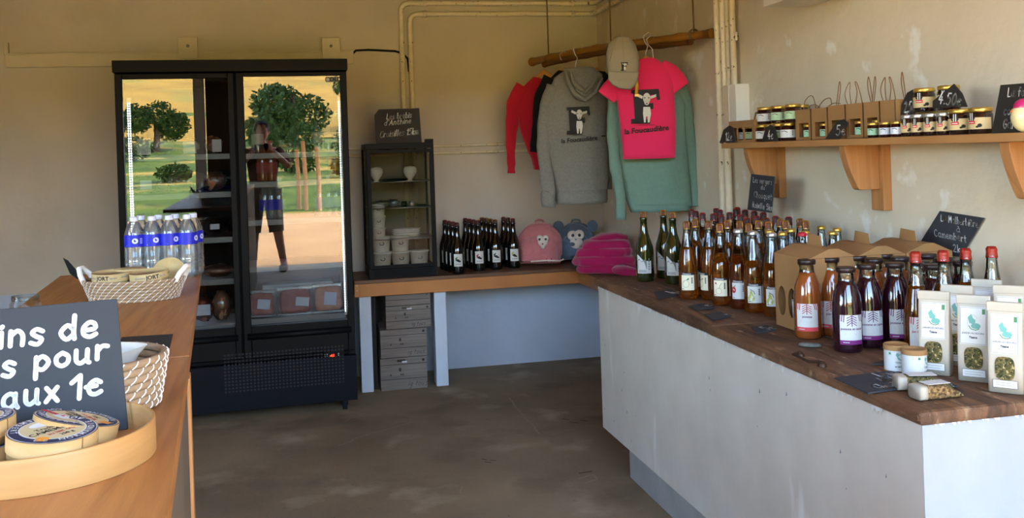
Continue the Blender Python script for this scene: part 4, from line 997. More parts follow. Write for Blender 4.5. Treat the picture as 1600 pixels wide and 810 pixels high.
# --- right counter: caps seen in the photo
green = [(1005, 331), (1036, 328), (1050.5, 332)]
backs = [(1071.7, 326.4), (1087, 330), (1105, 324), (1124.5, 328), (1133.4, 322), (1150, 326), (1164, 328), (1178.5, 330), (1192.6, 332), (1098.7, 333), (1140, 332), (1113.5, 334), (1157, 336), (1183, 338), (1213.7, 338), (1127, 337), (1168.6, 341), (1229.6, 339), (1198.5, 341)]
amber = [(1072.4, 346, 'a'), (1085.8, 343, ''), (1107, 345.7, 'A'), (1124, 350, 'b'), (1136, 345, ''), (1153, 346, ''), (1171, 349.5, ''), (1183.7, 345, ''), (1200.8, 347.6, ''), (1217, 342, ''), (1233, 345.7, ''), (1249, 342, ''), (1263.7, 344.5, '')]
silver = [(1153, 358, 'c'), (1175.7, 361, 'd'), (1200, 354.6, ''), (1205.5, 363.5, 'D'), (1223.5, 358, ''), (1235, 352.7, ''), (1252, 359, 'r'), (1258, 356, ''), (1273, 349.7, ''), (1308, 352, ''), (1301, 357, '')]
placed = []
BOT = []
for q in green: BOT.append((q, 'green', .311, .0405))
for q in backs: BOT.append((q, 'back', .303, .0365))
for q in amber: BOT.append((q[:2], 'amber' + q[2], .303, .0365))
for q in silver: BOT.append((q[:2], 'silver' + q[2], .289, .0365))
pos = []
for q, k, h, r in BOT:
    p = G(q[0], q[1], ZR + h); pos.append([p.x, p.y, r + .001, p.x, p.y])
lock = {i for i, b in enumerate(BOT) if b[1] in ('green', 'ambera', 'amberA', 'amberb', 'silverc', 'silverd', 'silverD')}
for it in range(400):                                                  # settle the bottles so that none overlap
    for i in range(len(pos)):
        for j in range(i):
            dx, dy = pos[i][0] - pos[j][0], pos[i][1] - pos[j][1]; dd = math.hypot(dx, dy) or 1e-6; mn = pos[i][2] + pos[j][2]
            if dd < mn:
                wi = .05 if i in lock else .5; wj = .05 if j in lock else .5; k = (mn - dd) / dd / (wi + wj)
                pos[i][0] += dx * k * wi; pos[i][1] += dy * k * wi; pos[j][0] -= dx * k * wj; pos[j][1] -= dy * k * wj
        pos[i][0] = min(pos[i][0], XR - .045)
        pos[i][1] = min(pos[i][1], yc1 - .04)
print('shift', max(math.hypot(a[0] - a[3], a[1] - a[4]) for a in pos))
fa = -PI / 2 - .55
protos = {
 'green': lambda: bottle_proto(DARK, 'glass_olive', cap='muselet', capm='foil_gold', lab=lab_grey(fa + .1), name='cider_bottle', s=.99),
 'back': lambda: bottle_proto(SLIM, 'neck_glass', .225, 'cider_red', 'muselet', 'foil_red', lab_fruit('a', fa), 'cider_bottle', 1.02, 16, 'cork_dark'),
 'amber': lambda: bottle_proto(SLIM, 'neck_glass', .215, 'cider', 'muselet', 'foil_gold', lab_fruit('a', fa), 'cider_bottle', 1.02, 20),
 'ambera': lambda: bottle_proto(SLIM, 'neck_glass', .20, 'cider', 'muselet', 'brass', lab_fruit('a', fa + .1), 'cider_bottle', 1.02, 26),
 'amberA': lambda: bottle_proto(SLIM, 'neck_glass', .20, 'cider', 'muselet', 'brass', lab_fruit('a', fa - .8), 'cider_bottle', 1.02, 26),
 'amberb': lambda: bottle_proto(SLIM, 'neck_glass', .19, 'cider', 'muselet', 'foil_gold', lab_fruit('b', fa), 'cider_bottle', 1.02, 26),
 'silver': lambda: bottle_proto(SLIM, 'neck_glass', .20, 'cider_red', 'crown', 'lid_gold', lab_fruit('d', fa), 'juice_bottle', 1.0, 20),
 'silverc': lambda: bottle_proto(SLIM, 'neck_glass', .19, 'cider_red', 'crown', 'lid_silver', lab_fruit('c', fa), 'juice_bottle', 1.035, 26),
 'silverd': lambda: bottle_proto(SLIM, 'neck_glass', .18, 'cider', 'crown', 'lid_silver', lab_fruit('d', fa + .1), 'juice_bottle', 1.035, 26),
 'silverD': lambda: bottle_proto(SLIM, 'neck_glass', .18, 'cider', 'crown', 'lid_silver', lab_fruit('d', fa + .05), 'juice_bottle', 1.035, 26),
 'silverr': lambda: bottle_proto(SLIM, 'neck_glass', .18, 'cider_red', 'crown', 'lid_red', lab_fruit('c', fa), 'juice_bottle', 1.0, 20)}
special = {'green': ['dark green cider bottle standing alone next to the magenta clothes', 'dark green cider bottle, left of the close pair', 'dark green cider bottle, right of the close pair'],
 'ambera': ['amber bottle with a cream line drawn apple label, front left of the display'], 'amberA': ['amber bottle with its label turned aside, between the two cream labelled bottles'],
 'amberb': ['gold caged amber bottle with a cream and red apple label at the front edge'], 'silverc': ['amber bottle with silver cap and a red apple label'],
 'silverd': ['amber bottle with silver cap and a whole green pear label, frontmost'], 'silverD': ['amber bottle with a pear label right against the cardboard carriers'],
 'silverr': ['juice bottle with a bright red cap behind the cardboard carriers']}
made = {}; cnt = {}
for (q, k, h, r), pp in sorted(zip(BOT, pos), key=lambda z: z[0][0][0]):
    loc = (pp[0], pp[1], ZR); c = cnt.get(k, 0); cnt[k] = c + 1
    if k in special: lb = special[k][c if k == 'green' else 0]
    elif k == 'back': lb = f'amber cider bottle with a dark red cap in the back rows, {ORD[c] if c < 10 else ORD[18 - c]} from the {"left" if c < 10 else "right"}'
    elif k == 'amber': lb = f'amber cider bottle with a gold wire cap in the middle rows, {ORD[c]} from the left'
    else: lb = f'amber bottle with a pale gold flat cap, {ORD[c]} from the left of those without wire'
    if k not in made: made[k] = protos[k](); t = made[k]; t.location = loc
    else: t = dup(made[k], loc)
    t['label'] = lb; t['group'] = {'g': 'dark green cider bottles on the counter', 'b': 'red capped bottles in the back rows', 'a': 'gold capped amber bottles', 's': 'flat capped amber bottles'}[k[0]]
# --- cardboard carriers
c0 = G(1213, 507, ZR); top = .6 * 112 / 284
CB = 1.45 - ZR; chh = CB * (507 - 395) / (507 - 223.5)
cyn = G(1254, 527, ZR).y; CWd = .165; CLn = c0.y - cyn; print('carrier', c0, CLn, chh)
def carrier():
    t = thing('bottle_carrier', 'x', 'box'); mb = MB(); W2, L2, h = CWd, CLn, chh
    mb.bx((0.003, -L2, 0), (W2, -.001, .003), 'kraft').bx((W2 - .003, -L2, 0), (W2, 0, h), 'kraft').bx((0, -L2 - .003, 0), (W2, -L2, h), 'kraft').bx((0, -.003, 0), (W2, 0, h), 'kraft')
    # side with three oval holes: strips around ellipses
    hz, hr, hw = h * .36, h * .2, L2 * .115; ys_ = [-L2 * (.2 + .3 * i) for i in range(3)]
    cells = [-L2] + [(ys_[i] + ys_[i + 1]) / 2 for i in (1, 0)] + [0]
    n = 72
    for i, yc in enumerate(reversed(ys_)):
        ya, yb = cells[i], cells[i + 1]; za, zb = hz - hr * 1.25, hz + hr * 1.25; inner = []; outer = []
        for k in range(n):
            a = 2 * PI * k / n; ca, sa = math.cos(a), math.sin(a); inner.append((0, yc + hw * ca, hz + hr * sa))
            tt = min(((yb - yc) if ca > 0 else (yc - ya)) / max(abs(ca), 1e-6), hr * 1.25 / max(abs(sa), 1e-6)); outer.append((0, yc + tt * ca, hz + tt * sa))
        mb.add(inner + outer, [(k, (k + 1) % n, n + (k + 1) % n, n + k) for k in range(n)], 'kraft')
        mb.add([(0, ya, za), (0, yb, za), (0, yb, zb), (0, ya, zb)], [], 'kraft')
    mb.bx((0, -L2, 0), (.002, 0, hz - hr * 1.24), 'kraft').bx((0, -L2, hz + hr * 1.24), (.002, 0, h), 'kraft')
    mb.build('carton_body', t)
    g = MB(); g.prism([(0, h), (W2, h), (W2 * .62, h + .028), (W2 * .42, h + .028)], -L2, -.0, 'kraft', 'y')
    g.bx((W2 * .05, -L2 - .001, h - .001), (W2, -L2 + .004, h + .002), 'kraft_dark'); g.build('gable_top', t)
    MB().prism([(-L2 * .72, h + .026), (-L2 * .68, h + .062), (-L2 * .35, h + .066), (-L2 * .3, h + .026)], W2 * .50, W2 * .51, 'kraft', 'x', ).build('handle_flap', t)
    return t
cr = carrier()
for i in range(3):
    loc = (c0.x + i * (CWd + .004), c0.y, ZR); t = cr if i == 0 else dup(cr)
    t.location = loc; t['label'] = ['brown cardboard bottle carrier with oval holes, nearest the front edge', 'brown cardboard bottle carrier, middle of the three', 'brown cardboard bottle carrier with raised flap, against the wall'][i]; t['group'] = 'cardboard bottle carriers'
for i in range(2):
    b_ = bottle_proto(SLIM[:-4], 'glass_dark', None, None, 'crown', 'lid_silver', lab_fruit('c', PI), 'boxed_bottle', .74, 16) if i == 0 else dup(b_)
    b_.location = (c0.x + .06, c0.y - CLn * (.25 + .33 * i), ZR + .004); b_['label'] = ['bottle inside the front carrier showing through the left oval hole', 'bottle inside the front carrier showing through the middle oval hole'][i]; b_['group'] = 'bottles inside the carrier'
# --- juice bottles
jc = [(1260, 406, 'o', 'orange juice bottle standing alone in front of the carriers'), (1297, 402.7, 'o', 'orange juice bottle behind the frontmost purple one'), (1341, 400, 'o', 'orange juice bottle at the back, third from the left'),
      (1321, 418, 'p', 'dark purple juice bottle, frontmost, with full grape striped label'), (1355.5, 413, 'p', 'dark purple juice bottle, second in the front row'), (1396, 411, 'p', 'dark purple juice bottle, third in the front row'),
      (1365.5, 404, 'o', 'orange juice bottle between the purple front bottles'), (1381, 397, 'o', 'orange juice bottle at the back below the slate sign left side'), (1405.5, 402, 'o', 'orange juice bottle behind the third purple bottle'),
      (1419, 394, 'o', 'orange juice bottle nearest the wall under the slate sign'), (1442, 409, 'p', 'purple juice bottle just right of the red corked bottle'), (1446, 397, 'p', 'purple juice bottle in the back row beneath the sign'),
      (1458, 413.5, 'p', 'purple juice bottle beside the second red corked bottle'), (1483, 405, 'p', 'purple juice bottle between the second and third red corked bottles'), (1495, 407, 'p', 'purple juice bottle behind the white tea bag')]
poire = [(1430, 393), (1469.5, 390), (1508.5, 388), (1549, 385)]
JP = []
for x, y, k, l in jc: p = G(x, y, ZR + .238); JP.append([p.x, p.y, .043, k, l])
for i, (x, y) in enumerate(poire): p = G(x, y, ZR + .287); JP.append([p.x, p.y, .034, 'q', ['tall amber bottle with red wired cork beside the white tins', 'second amber bottle with red wired cork, behind the tea bags', 'third amber bottle with red wired cork, behind the tea bags', 'rightmost amber bottle with red wired cork near the wall'][i]])
for it in range(300):
    for i in range(len(JP)):
        for j in range(i):
            dx, dy = JP[i][0] - JP[j][0], JP[i][1] - JP[j][1]; dd = math.hypot(dx, dy) or 1e-6; mn = JP[i][2] + JP[j][2]
            if dd < mn:
                k = (mn - dd) / dd / 2; JP[i][0] += dx * k; JP[i][1] += dy * k; JP[j][0] -= dx * k; JP[j][1] -= dy * k
        JP[i][0] = min(JP[i][0], XR - .05)
fj = -PI / 2 - .5
pr = {'o': bottle_proto(JUICE, 'neck_glass', .2, 'juice', 'lug', 'lid_brown', lab_stripes('print_red', 'rose', 'pomme', fj - .1), 'juice_bottle', 1, 28),
      'p': bottle_proto(JUICE, 'neck_glass', .2, 'juice_purple', 'lug', 'lid_brown', lab_stripes('print_purple', 'grape', 'pomme et cassis', fj + .25), 'juice_bottle', 1, 28),
      'q': bottle_proto(POIRE, 'neck_glass', .2, 'cider', 'muselet', 'foil_red', lab_stripes('print_red', None, 'jus de pomme', fj + .2, .0383, .07), 'sparkling_bottle', .97, 28, 'cork_red')}
seen = {}
for x, y, r, k, l in JP:
    t = pr[k] if k not in seen else dup(pr[k]); seen[k] = 1; t.location = (x, y, ZR); t['label'] = l
    t['group'] = {'o': 'orange juice bottles', 'p': 'purple juice bottles', 'q': 'red corked sparkling bottles'}[k]
# --- tea bags
def tea_bag(seed, hh=.205, w=.075, dpt=.05):
    t = thing('tea_bag', 'x', 'bag'); sd = dpt / 2
    secs = [((0, 0, 0), (w / 2, 0, 0), (0, sd, 0)), ((0, 0, hh * .35), (w / 2, 0, 0), (0, sd * .95, 0)), ((0, 0, hh * .7), (w / 2, 0, 0), (0, sd * .6, 0)), ((0, 0, hh * .9), (w / 2, 0, 0), (0, sd * .22, 0)), ((0, 0, hh), (w / 2 * .99, 0, 0), (0, .003, 0))]
    MB().loft(secs, 'bag_paper', 32, p=9, disp=lambda v: .0012 * noise.noise(v * 40 + Vector((seed, 0, 0)))).build('paper_bag', t)
    def yf(z): 
        q = z / hh; P_ = [(0, 1), (.35, .95), (.7, .6), (.9, .22), (1, .12)]
        for (a, b), (c, d_) in zip(P_, P_[1:]):
            if q <= c: return -sd * (b + (d_ - b) * (q - a) / (c - a)) - .0018
        return -.005
    fn = lambda x, y: (x, yf(y), y)
    MB().bx((-w / 2 - .001, -.008, hh - .018), (w / 2 + .001, .004, hh + .004), 'bag_paper').build('folded_top', t, bevel=.002)
    mb = MB(); n = 14
    patch_pts = [(-.03, .42), (.03, .42), (.03, .88), (-.03, .88)]
    for j in range(8):
        za, zb = hh * (.44 + .055 * j), hh * (.44 + .055 * (j + 1)); mb.add([fn(-.03, za), fn(.03, za), fn(.03, zb), fn(-.03, zb)], [(0, 1, 2, 3)], 'paper')
    f2 = lambda x, y: (x, yf(y) - .0006, y)
    for a, b in [((-.0285, .45), (.0285, .45)), ((.0285, .45), (.0285, .87)), ((.0285, .87), (-.0285, .87)), ((-.0285, .87), (-.0285, .45))]:
        line2(mb, [(a[0] + (b[0] - a[0]) * k / 5, (a[1] + (b[1] - a[1]) * k / 5) * hh) for k in range(6)], .0008, f2, 'ink_soft')
    cy = hh * .70
    blob(mb, [(-.012, cy + .012), (-.004, cy + .02), (.0, cy + .01), (.006, cy + .006), (.004, cy - .004), (-.008, cy - .002)], f2, 'teal_print')
    blob(mb, [(x, y) for x, y in ell(.006, cy - .008, .011, .007)], f2, 'teal_print')
    line2(mb, [(-.01, cy - .008), (-.004, cy - .016), (.006, cy - .018), (.014, cy - .014)], .002, f2, 'green_print')
    line2(mb, [(.012 * math.cos(a) - .001, cy + .018 * math.sin(a)) for a in [k * .3 for k in range(2, 13)]], .0006, f2, 'teal_print')
    put_text(mb, 'JARDIN AU BOURG', .0058, lambda x, y: f2(x, cy - .026 + y), 'ink_soft', .0002)
    put_text(mb, 'Tisane', .007, lambda x, y: f2(x, cy - .036 + y), 'ink', .0003)
    blob(mb, [(.02, hh * .8), (.027, hh * .8), (.027, hh * .86), (.02, hh * .86)], f2, 'green_print')
    mb.build('label', t)
    mb = MB(); wv = []
    blob(mb, [(.021 * math.copysign(abs(math.cos(a)) ** .6, math.cos(a)), hh * .28 + .027 * math.copysign(abs(math.sin(a)) ** .6, math.sin(a))) for a in [2 * PI * k / 24 for k in range(24)]], lambda x, y: (x, yf(y) - .0006, y), 'herb')
    mb.build('herb_window', t)
    mb = MB(); mb.add([fn(-.026, .012), fn(.026, .012), fn(.026, .03), fn(-.026, .03)], [(0, 1, 2, 3)], 'paper')
    for a, b in [((-.026, .012), (.026, .012)), ((.026, .012), (.026, .03)), ((.026, .03), (-.026, .03)), ((-.026, .03), (-.026, .012))]: line2(mb, [a, b], .0008, f2, 'slate_big')
    line2(mb, [(-.02, .024), (.02, .024)], .0008, f2, 'ink_soft'); line2(mb, [(-.02, .018), (.016, .018)], .0008, f2, 'ink_soft'); mb.build('small_label', t)
    return t
tp = None
tb = [((1469, 587), .22, 'white paper tea bag just right of the tins'), ((1505, 573), .2, 'white paper tea bag behind, between the two front ones'), ((1532, 598), .22, 'white paper tea bag, middle of the front three'),
      ((1552, 560), .0, 'white paper tea bag in the back row'), ((1582, 616), .24, 'white paper tea bag at the right edge, front row'), ((1588, 575), .0, 'white paper tea bag in the back row at the picture edge')]
for i, (q, rz, lb) in enumerate(tb):
    p = G(q[0], q[1], ZR); tt = tea_bag(i) if tp is None else dup(tp); tp = tp or tt
    tt.location = (p.x + .01, p.y + .028, ZR); tt.rotation_euler = (0, 0, -.85 + [0, .05, .02, -.05, .0, .1][i]); tt['label'] = lb; tt['group'] = 'white tea bags on the counter'
# --- tins
def tin():
    t = thing('paper_tin', 'x', 'tin'); MB().lathe([(0, 0), (.0295, 0), (.030, .002), (.030, .064)], 'paper', 28).build('tin_body', t)
    MB().lathe([(.0298, 0), (.0305, .0), (.0305, .004), (.030, .004)], 'foil_gold', 28).build('base_rim', t)
    MB().lathe([(.031, .056), (.031, .068), (.0295, .070), (.0285, .067), (0, .067)], 'kraft', 28).build('lid', t)
    mb = MB(); fn = cylmap(.0304, .032, -PI / 2 - .35); blob(mb, ell(.004, .008, .009, .008), fn, 'teal_print'); blob(mb, ell(-.004, .014, .004, .005), fn, 'teal_print')
    put_text(mb, 'TISANE', .006, lambda x, y: fn(x, -.006 + y), 'ink_soft', .0002); put_text(mb, 'au jardin', .006, lambda x, y: fn(x, -.016 + y), 'ink', .0002)
    for k in range(8): line2(mb, [(.024, -.02 + k * .005), (.034, -.02 + k * .005)], .0012, fn, 'ink_soft')
    blob(mb, [(-.026, .014), (-.02, .014), (-.02, .02), (-.026, .02)], fn, 'green_print')
    mb.build('label', t); return t
p = G(1412, 583, ZR); t1 = tin(); t1.location = (p.x, p.y + .03, ZR); tag(t1, 'white paper tin with kraft lid, left and behind its twin', None, 'white tins')
p = G(1437, 591, ZR); dup(t1, (p.x + .003, p.y + .024, ZR), .9, 'white paper tin with kraft lid, right and in front of its twin')
# --- lying bags of herbs
def pouch(loc, rz, L_, m, label):
    t = thing('herb_pouch', label, 'bag', loc, rz, 'clear herb pouches lying on the counter')
    MB().loft([((0, 0, .017), (0, .024, 0), (0, 0, .016)), ((L_ * .5, 0, .017), (0, .025, 0), (0, 0, .016)), ((L_ * .8, 0, .011), (0, .022, 0), (0, 0, .010)), ((L_, 0, .004), (0, .016, 0), (0, 0, .002))], m, 24, p=5, disp=lambda v: .0015 * noise.noise(v * 60)).build('herbs', t)
    MB().loft([((-.001, 0, .0175), (0, .0245, 0), (0, 0, .0165)), ((L_ * .15, 0, .0175), (0, .0255, 0), (0, 0, .0168))], 'bag_paper', 24, p=5).build('paper_end', t)
    MB().box((L_ * .45, 0, .0355), (L_ * .5, .035, .001), 'paper').build('label', t)
    MB().tube([(L_ * .98, 0, .004), (L_ * 1.08, 0, .003)], [.006, .002], 'plastic_film', 8).build('twist_end', t)
p = G(1402, 612, ZR); pouch((p.x + .01, p.y + .02, ZR), -.28, .13, 'herb', 'herb pouch with a flat label, behind the other one')
p = G(1434, 628, ZR); pouch((p.x + .006, p.y + .018, ZR), .0, .115, 'herb_warm', 'brown dried flower pouch, frontmost beside the counter corner')
# --- flat slates
def flat_slate(quad, lines, label, z=ZR, group=None, mat='slate', th=.004, name='price_slate'):
    Q = [G(x, y, z + th) for x, y in quad]; return slate_sign(name, Q, lines, label, mat, th, 'sign', group)
flat_slate([(1303, 590), (1400, 578), (1440, 602), (1356, 614)], [('La pre', .55, .9, .28, .22), ('des herbes', .4, .95, .55, .2), ('Charlec 5km', .12, .92, .86, .22)], 'large slate lying flat near the counter corner with three chalk lines', name='slate_sign')
flat_slate([(1440, 601), (1480, 597), (1497, 603), (1462, 610)], [('8€', .2, .8, .8, .6)], 'small price slate tucked beside the herb pouches')
flat_slate([(1022, 456), (1050, 452), (1060, 461), (1030, 467)], [('4€', .15, .75, .8, .6)], 'small price slate in front of the dark green bottles', group='small price slates along the counter edge')
flat_slate([(1075, 478), (1100, 474), (1118, 480), (1090, 484)], [('6€', .15, .75, .8, .6)], 'small price slate in front of the cream labelled bottle', group='small price slates along the counter edge')
flat_slate([(1100, 491), (1126, 487), (1140, 494), (1114, 500)], [('7€', .15, .75, .8, .6)], 'small price slate just left of the plank seam', group='small price slates along the counter edge')
flat_slate([(1174, 511), (1200, 508), (1213, 515), (1182, 520)], [('5€', .15, .75, .8, .6)], 'small price slate just right of the plank seam', group='small price slates along the counter edge')
flat_slate([(1383, 562), (1396, 559), (1404, 571), (1362, 568)], [], 'small blank slate half hidden behind the tins')
p = G(1264, 541, ZR); t = MB().lathe([(0, 0), (.028, 0), (.03, .004), (.024, .009), (0, .010)], 'stone', 20, Matrix.Rotation(-.7, 4, 'Z'), True, 1.15, .5).build('glass_pebble', None, (p.x, p.y - .004, ZR)); tag(t, 'glossy grey stone in front of the orange juice bottle', 'stone')
for q in [(1017, 441), (1118, 470)]: pass
# --- slates leaning on the right wall
slate_sign('slate_sign', [WX(x, y, XR - .012) for x, y in [(1468, 330), (1537, 341), (1500, 402), (1430, 391)]],
           [('La Malherbière', .03, .88, .22, .15, .0), ('à', .40, .49, .39, .13), ('Camembert', -.12, .62, .58, .15, -.1), ('2km', .33, .6, .84, .16, -.1)], 'tilted slate sign reading la Malherbière à Camembert leaning on the wall', mat='slate')
slate_sign('slate_sign', [WX(x, y, XR - .185) for x, y in [(1173.5, 272), (1210, 276), (1204.5, 333), (1167.5, 328)]],
           [('Les vergers', .08, .9, .22, .14), ('du', .42, .6, .38, .12), ('Chouquet', .12, .88, .62, .16), ('Roiville 5km', .04, .92, .9, .15)], 'small upright slate sign reading les vergers du Chouquet beside the first bracket', mat='slate')
# ------------------------------------------------------------------ things on the wall shelf
ZT = ZS1
def SP(px, x=XS + .03): return Vector((x, WX(px, 215, x).y, ZT + .0005))
def jar_proto(r, h, m, lidm, labm, name='jam_jar', art=None, face=-PI / 2 - .75, lr=(.18, .62)):
    t = thing(name, 'x', 'jar')
    MB().lathe([(0, .002), (r * .9, 0), (r, .004), (r, h * .74), (r * .9, h * .8), (r * .88, h * .84)], m, 20).build('jar_glass', t)
    MB().lathe([(r * .95, h * .83), (r * .98, h * .85), (r * .98, h * .97), (r * .9, h), (0, h * .995)], lidm, 20).build('lid', t)
    mb = MB(); fn = cylmap(r + .0006, 0, face); fo = cylmap(r + .0012, 0, face); wd = r * 1.35
    patch(mb, -wd, wd, h * lr[0], h * lr[1], fn, labm)
    mz_ = h * (lr[0] + lr[1]) / 2
    if art == 'strip':
        fo2 = cylmap(r + .0015, 0, face)
        patch(mb, -wd * .45, -wd * .1, h * .5, h * .8, fn, 'ink', 3); patch(mb, -wd * .38, -wd * .32, h * .5, h * .8, fo, 'paper', 1); patch(mb, -wd * .24, -wd * .18, h * .5, h * .8, fo, 'paper', 1)
        blob(mb, ell(-wd * .3, h * .6, wd * .28, h * .09), fo, 'ink'); patch(mb, -wd * .55, -wd * .02, mz_ - h * .02, mz_ + h * .1, fo, 'label_red', 4); patch(mb, -wd * .5, -wd * .1, mz_ + h * .02, mz_ + h * .05, fo2, 'paper', 3)
        blob(mb, ell(wd * .25, mz_ - h * .08, wd * .14, h * .07), fo, 'ink'); blob(mb, ell(wd * .1, mz_ - h * .13, wd * .1, h * .04), fo, 'ink')
    else:
        line2(mb, [(-wd * .5, mz_ + h * .12), (-wd * .2, mz_ + h * .15), (wd * .1, mz_ + h * .08)], .0025, fo, 'ink'); line2(mb, [(-wd * .45, mz_), (wd * .2, mz_)], .0016, fo, 'ink_soft'); line2(mb, [(-wd * .45, mz_ - h * .07), (wd * .1, mz_ - h * .07)], .0016, fo, 'ink_soft')
        for k in range(3): patch(mb, wd * .5, wd * .6, mz_ - h * .1 + k * h * .1, mz_ - h * .04 + k * h * .1, fo, 'ink', 1)
    mb.build('label', t); return t
seenj = {}
def put_jar(key, px, x, z, label, group, mk, rz=0):
    if key in seenj: t = dup(seenj[key])
    else: t = seenj[key] = mk()
    t.location = (x, WX(px, 200, x).y, ZT + z + .0005); t['label'] = label; t['group'] = group; t.rotation_euler = (0, 0, rz); return t
g1_ = 'jam jars stacked in two layers at the left of the shelf'
mkw = lambda: jar_proto(.033, .072, 'jam', 'lid_gold', 'paper'); mkg = lambda: jar_proto(.033, .072, 'jam', 'lid_gold', 'paper_green')
xj = XS + .05
for i, (px, k) in enumerate([(1193, 'w'), (1206, 'w'), (1218, 'g'), (1232, 'w')]):
    put_jar('j' + k, px, xj, 0, f'jam jar with {"white" if k == "w" else "green"} label, {ORD[i]} in the lower layer right of the carry box', g1_, mkw if k == 'w' else mkg)
for i, (px, k) in enumerate([(1196, 'w'), (1218, 'g'), (1240, 'g')]):
    put_jar('j' + k, px, xj + .01, .0725, f'jam jar with {"white" if k == "w" else "green"} label, {["left", "middle", "right"][i]} of the upper layer', g1_, mkw if k == 'w' else mkg)
for i, (px, k) in enumerate([(1207, 'w'), (1229, 'g')]): put_jar('j' + k, px, xj + .085, .0, ['jam jar half hidden in the rear row, left', 'jam jar half hidden in the rear row, right'][i], g1_, mkw)
for i, px in enumerate((1210, 1234, 1252)): put_jar('jw', px, xj + .085, .0725, f'jam jar in the rear row of the upper layer, {ORD[i]} from the left', g1_, mkw)
# kraft carry box with window openings
def kraft_box(px0, px1, hgt, label, dep_=.13, x0=XS + .02, jars=()):
    ya = WX(px0, 200, x0).y; yb = WX(px1, 200, x0).y; L_ = ya - yb
    t = thing('kraft_gift_box', label, 'box', (x0, ya, ZT + .0005)); mb = MB(); th = .002
    mb.bx((0, -L_, 0), (dep_, 0, th), 'kraft').bx((dep_ - th, -L_, 0), (dep_, 0, hgt), 'kraft').bx((0, -th, 0), (dep_, 0, hgt), 'kraft').bx((0, -L_, 0), (dep_, -L_ + th, hgt), 'kraft')
    mb.bx((0, -L_, 0), (th, 0, hgt * .12), 'kraft').bx((0, -L_, hgt * .68), (th, 0, hgt), 'kraft')
    for a, b in [(0, .08), (.30, .37), (.56, .64), (.92, 1)]: mb.bx((0, -L_ * b, hgt * .12), (th, -L_ * a, hgt * .68), 'kraft')
    mb.bx((.0, -L_, hgt - th), (dep_, 0, hgt), 'kraft'); mb.build('box_body', t, bevel=.0008)
    mb = MB()
    for xx in (.045, .075): mb.tube([(xx, -L_ * .65, hgt), (xx, -L_ * .72, hgt + .03), (xx, -L_ * 1.0, hgt + .042), (xx, -L_ * 1.1, hgt + .03), (xx, -L_ * 1.12, hgt)], .0035, 'kraft_dark', 8)
    mb.build('rope_handle', t); return t, x0, ya, L_
kb = kraft_box(1139, 1178, .095, 'brown cardboard gift box with jam jars behind its openings, at the left shelf end')
for i, f_ in enumerate((.22, .5, .8)): 
    t = dup(seenj['jw' if i != 1 else 'jg'], (kb[1] + .045, kb[2] - kb[3] * (.2 + .3 * i) , ZT + .003)); t['label'] = f'jam jar inside the cardboard gift box, {ORD[i]} from the left'; t['group'] = 'jam jars inside the gift box'; t.scale = (.72, .72, .95)
# small kraft bags with a window
KN = [0]
def kraft_bag(px0, px1, hgt, label, handle, win=True, x0=XS + .035, dp=.07, jarm='paper'):
    ya = WX(px0, 200, x0).y; yb = WX(px1, 200, x0).y; L_ = ya - yb - .001
    t = thing('kraft_bag', label, 'bag', (x0, ya, ZT + .0005), 0, 'kraft paper bags with windows on the shelf'); mb = MB(); th = .0015
    mb.bx((dp - th, -L_, 0), (dp, 0, hgt), 'kraft').bx((0, -th, 0), (dp, 0, hgt), 'kraft').bx((0, -L_, 0), (dp, -L_ + th, hgt), 'kraft').bx((0, -L_, 0), (dp, 0, th), 'kraft')
    if win:
        wl, wr, wb, wt = .22, .86, .1, .56
        mb.bx((0, -L_, 0), (th, 0, hgt * wb), 'kraft').bx((0, -L_, hgt * wt), (th, 0, hgt), 'kraft').bx((0, -L_ * wl, hgt * wb), (th, 0, hgt * wt), 'kraft').bx((0, -L_, hgt * wb), (th, -L_ * wr, hgt * wt), 'kraft')
    else: mb.bx((0, -L_, 0), (th, 0, hgt), 'kraft')
    mb.build('paper_body', t)
    mb = MB()
    for pts in handle: mb.tube([(dp * (.3 + .4 * a), -L_ * b, hgt + c) for a, b, c in smooth3(pts)], .0016, 'kraft_dark', 6)
    mb.build('twisted_handle', t)
    if win:
        j = seenj.get('js'); j = dup(j) if j else jar_proto(.021, .058, 'jam', 'lid_gold', 'paper_mint'); seenj.setdefault('js', j)
        j.location = (x0 + .022, ya - L_ * .56, ZT + .003); j['label'] = ['small jam jar in the window of the leftmost brown bag', 'small jam jar in the window of the second brown bag', 'small jam jar behind the five euro slate', 'small jam jar in the window of the fourth brown bag', 'small jam jar in the window of the fifth brown bag'][KN[0]]; KN[0] += 1; j['group'] = 'small jars inside the kraft bags'
def smooth3(p):
    P = [Vector(q) for q in p]; out = []
    for i in range(len(P) - 1):
        a, b, c, d = P[max(i - 1, 0)], P[i], P[i + 1], P[min(i + 2, len(P) - 1)]
        for k in range(5):
            t = k / 5; out.append(.5 * (2 * b + (c - a) * t + (2 * a - 5 * b + 4 * c - d) * t * t + (3 * b - a - 3 * c + d) * t ** 3))
    return out + [P[-1]]
arch = [[(0, .25, -.01), (.1, .3, .03), (.1, .6, .05), (0, .9, .045), (0, 1.05, .0)], [(1, .3, -.01), (1, .2, .012), (1, .6, .018), (1, .9, .0)]]
loose = [[(0, .1, 0), (0, .5, .028), (0, .9, .034), (0, 1.0, .01)], [(1, .2, 0), (1, .7, .016), (1, 1.1, .012)]]
tall = [[(0, .2, -.01), (0, .35, .05), (0, .45, .085), (0, .5, .07), (0, .45, .04), (0, .3, -.01)], [(.6, .7, -.01), (.6, .5, .04), (.6, .8, .08), (.6, .78, .04), (.6, .85, -.01)]]
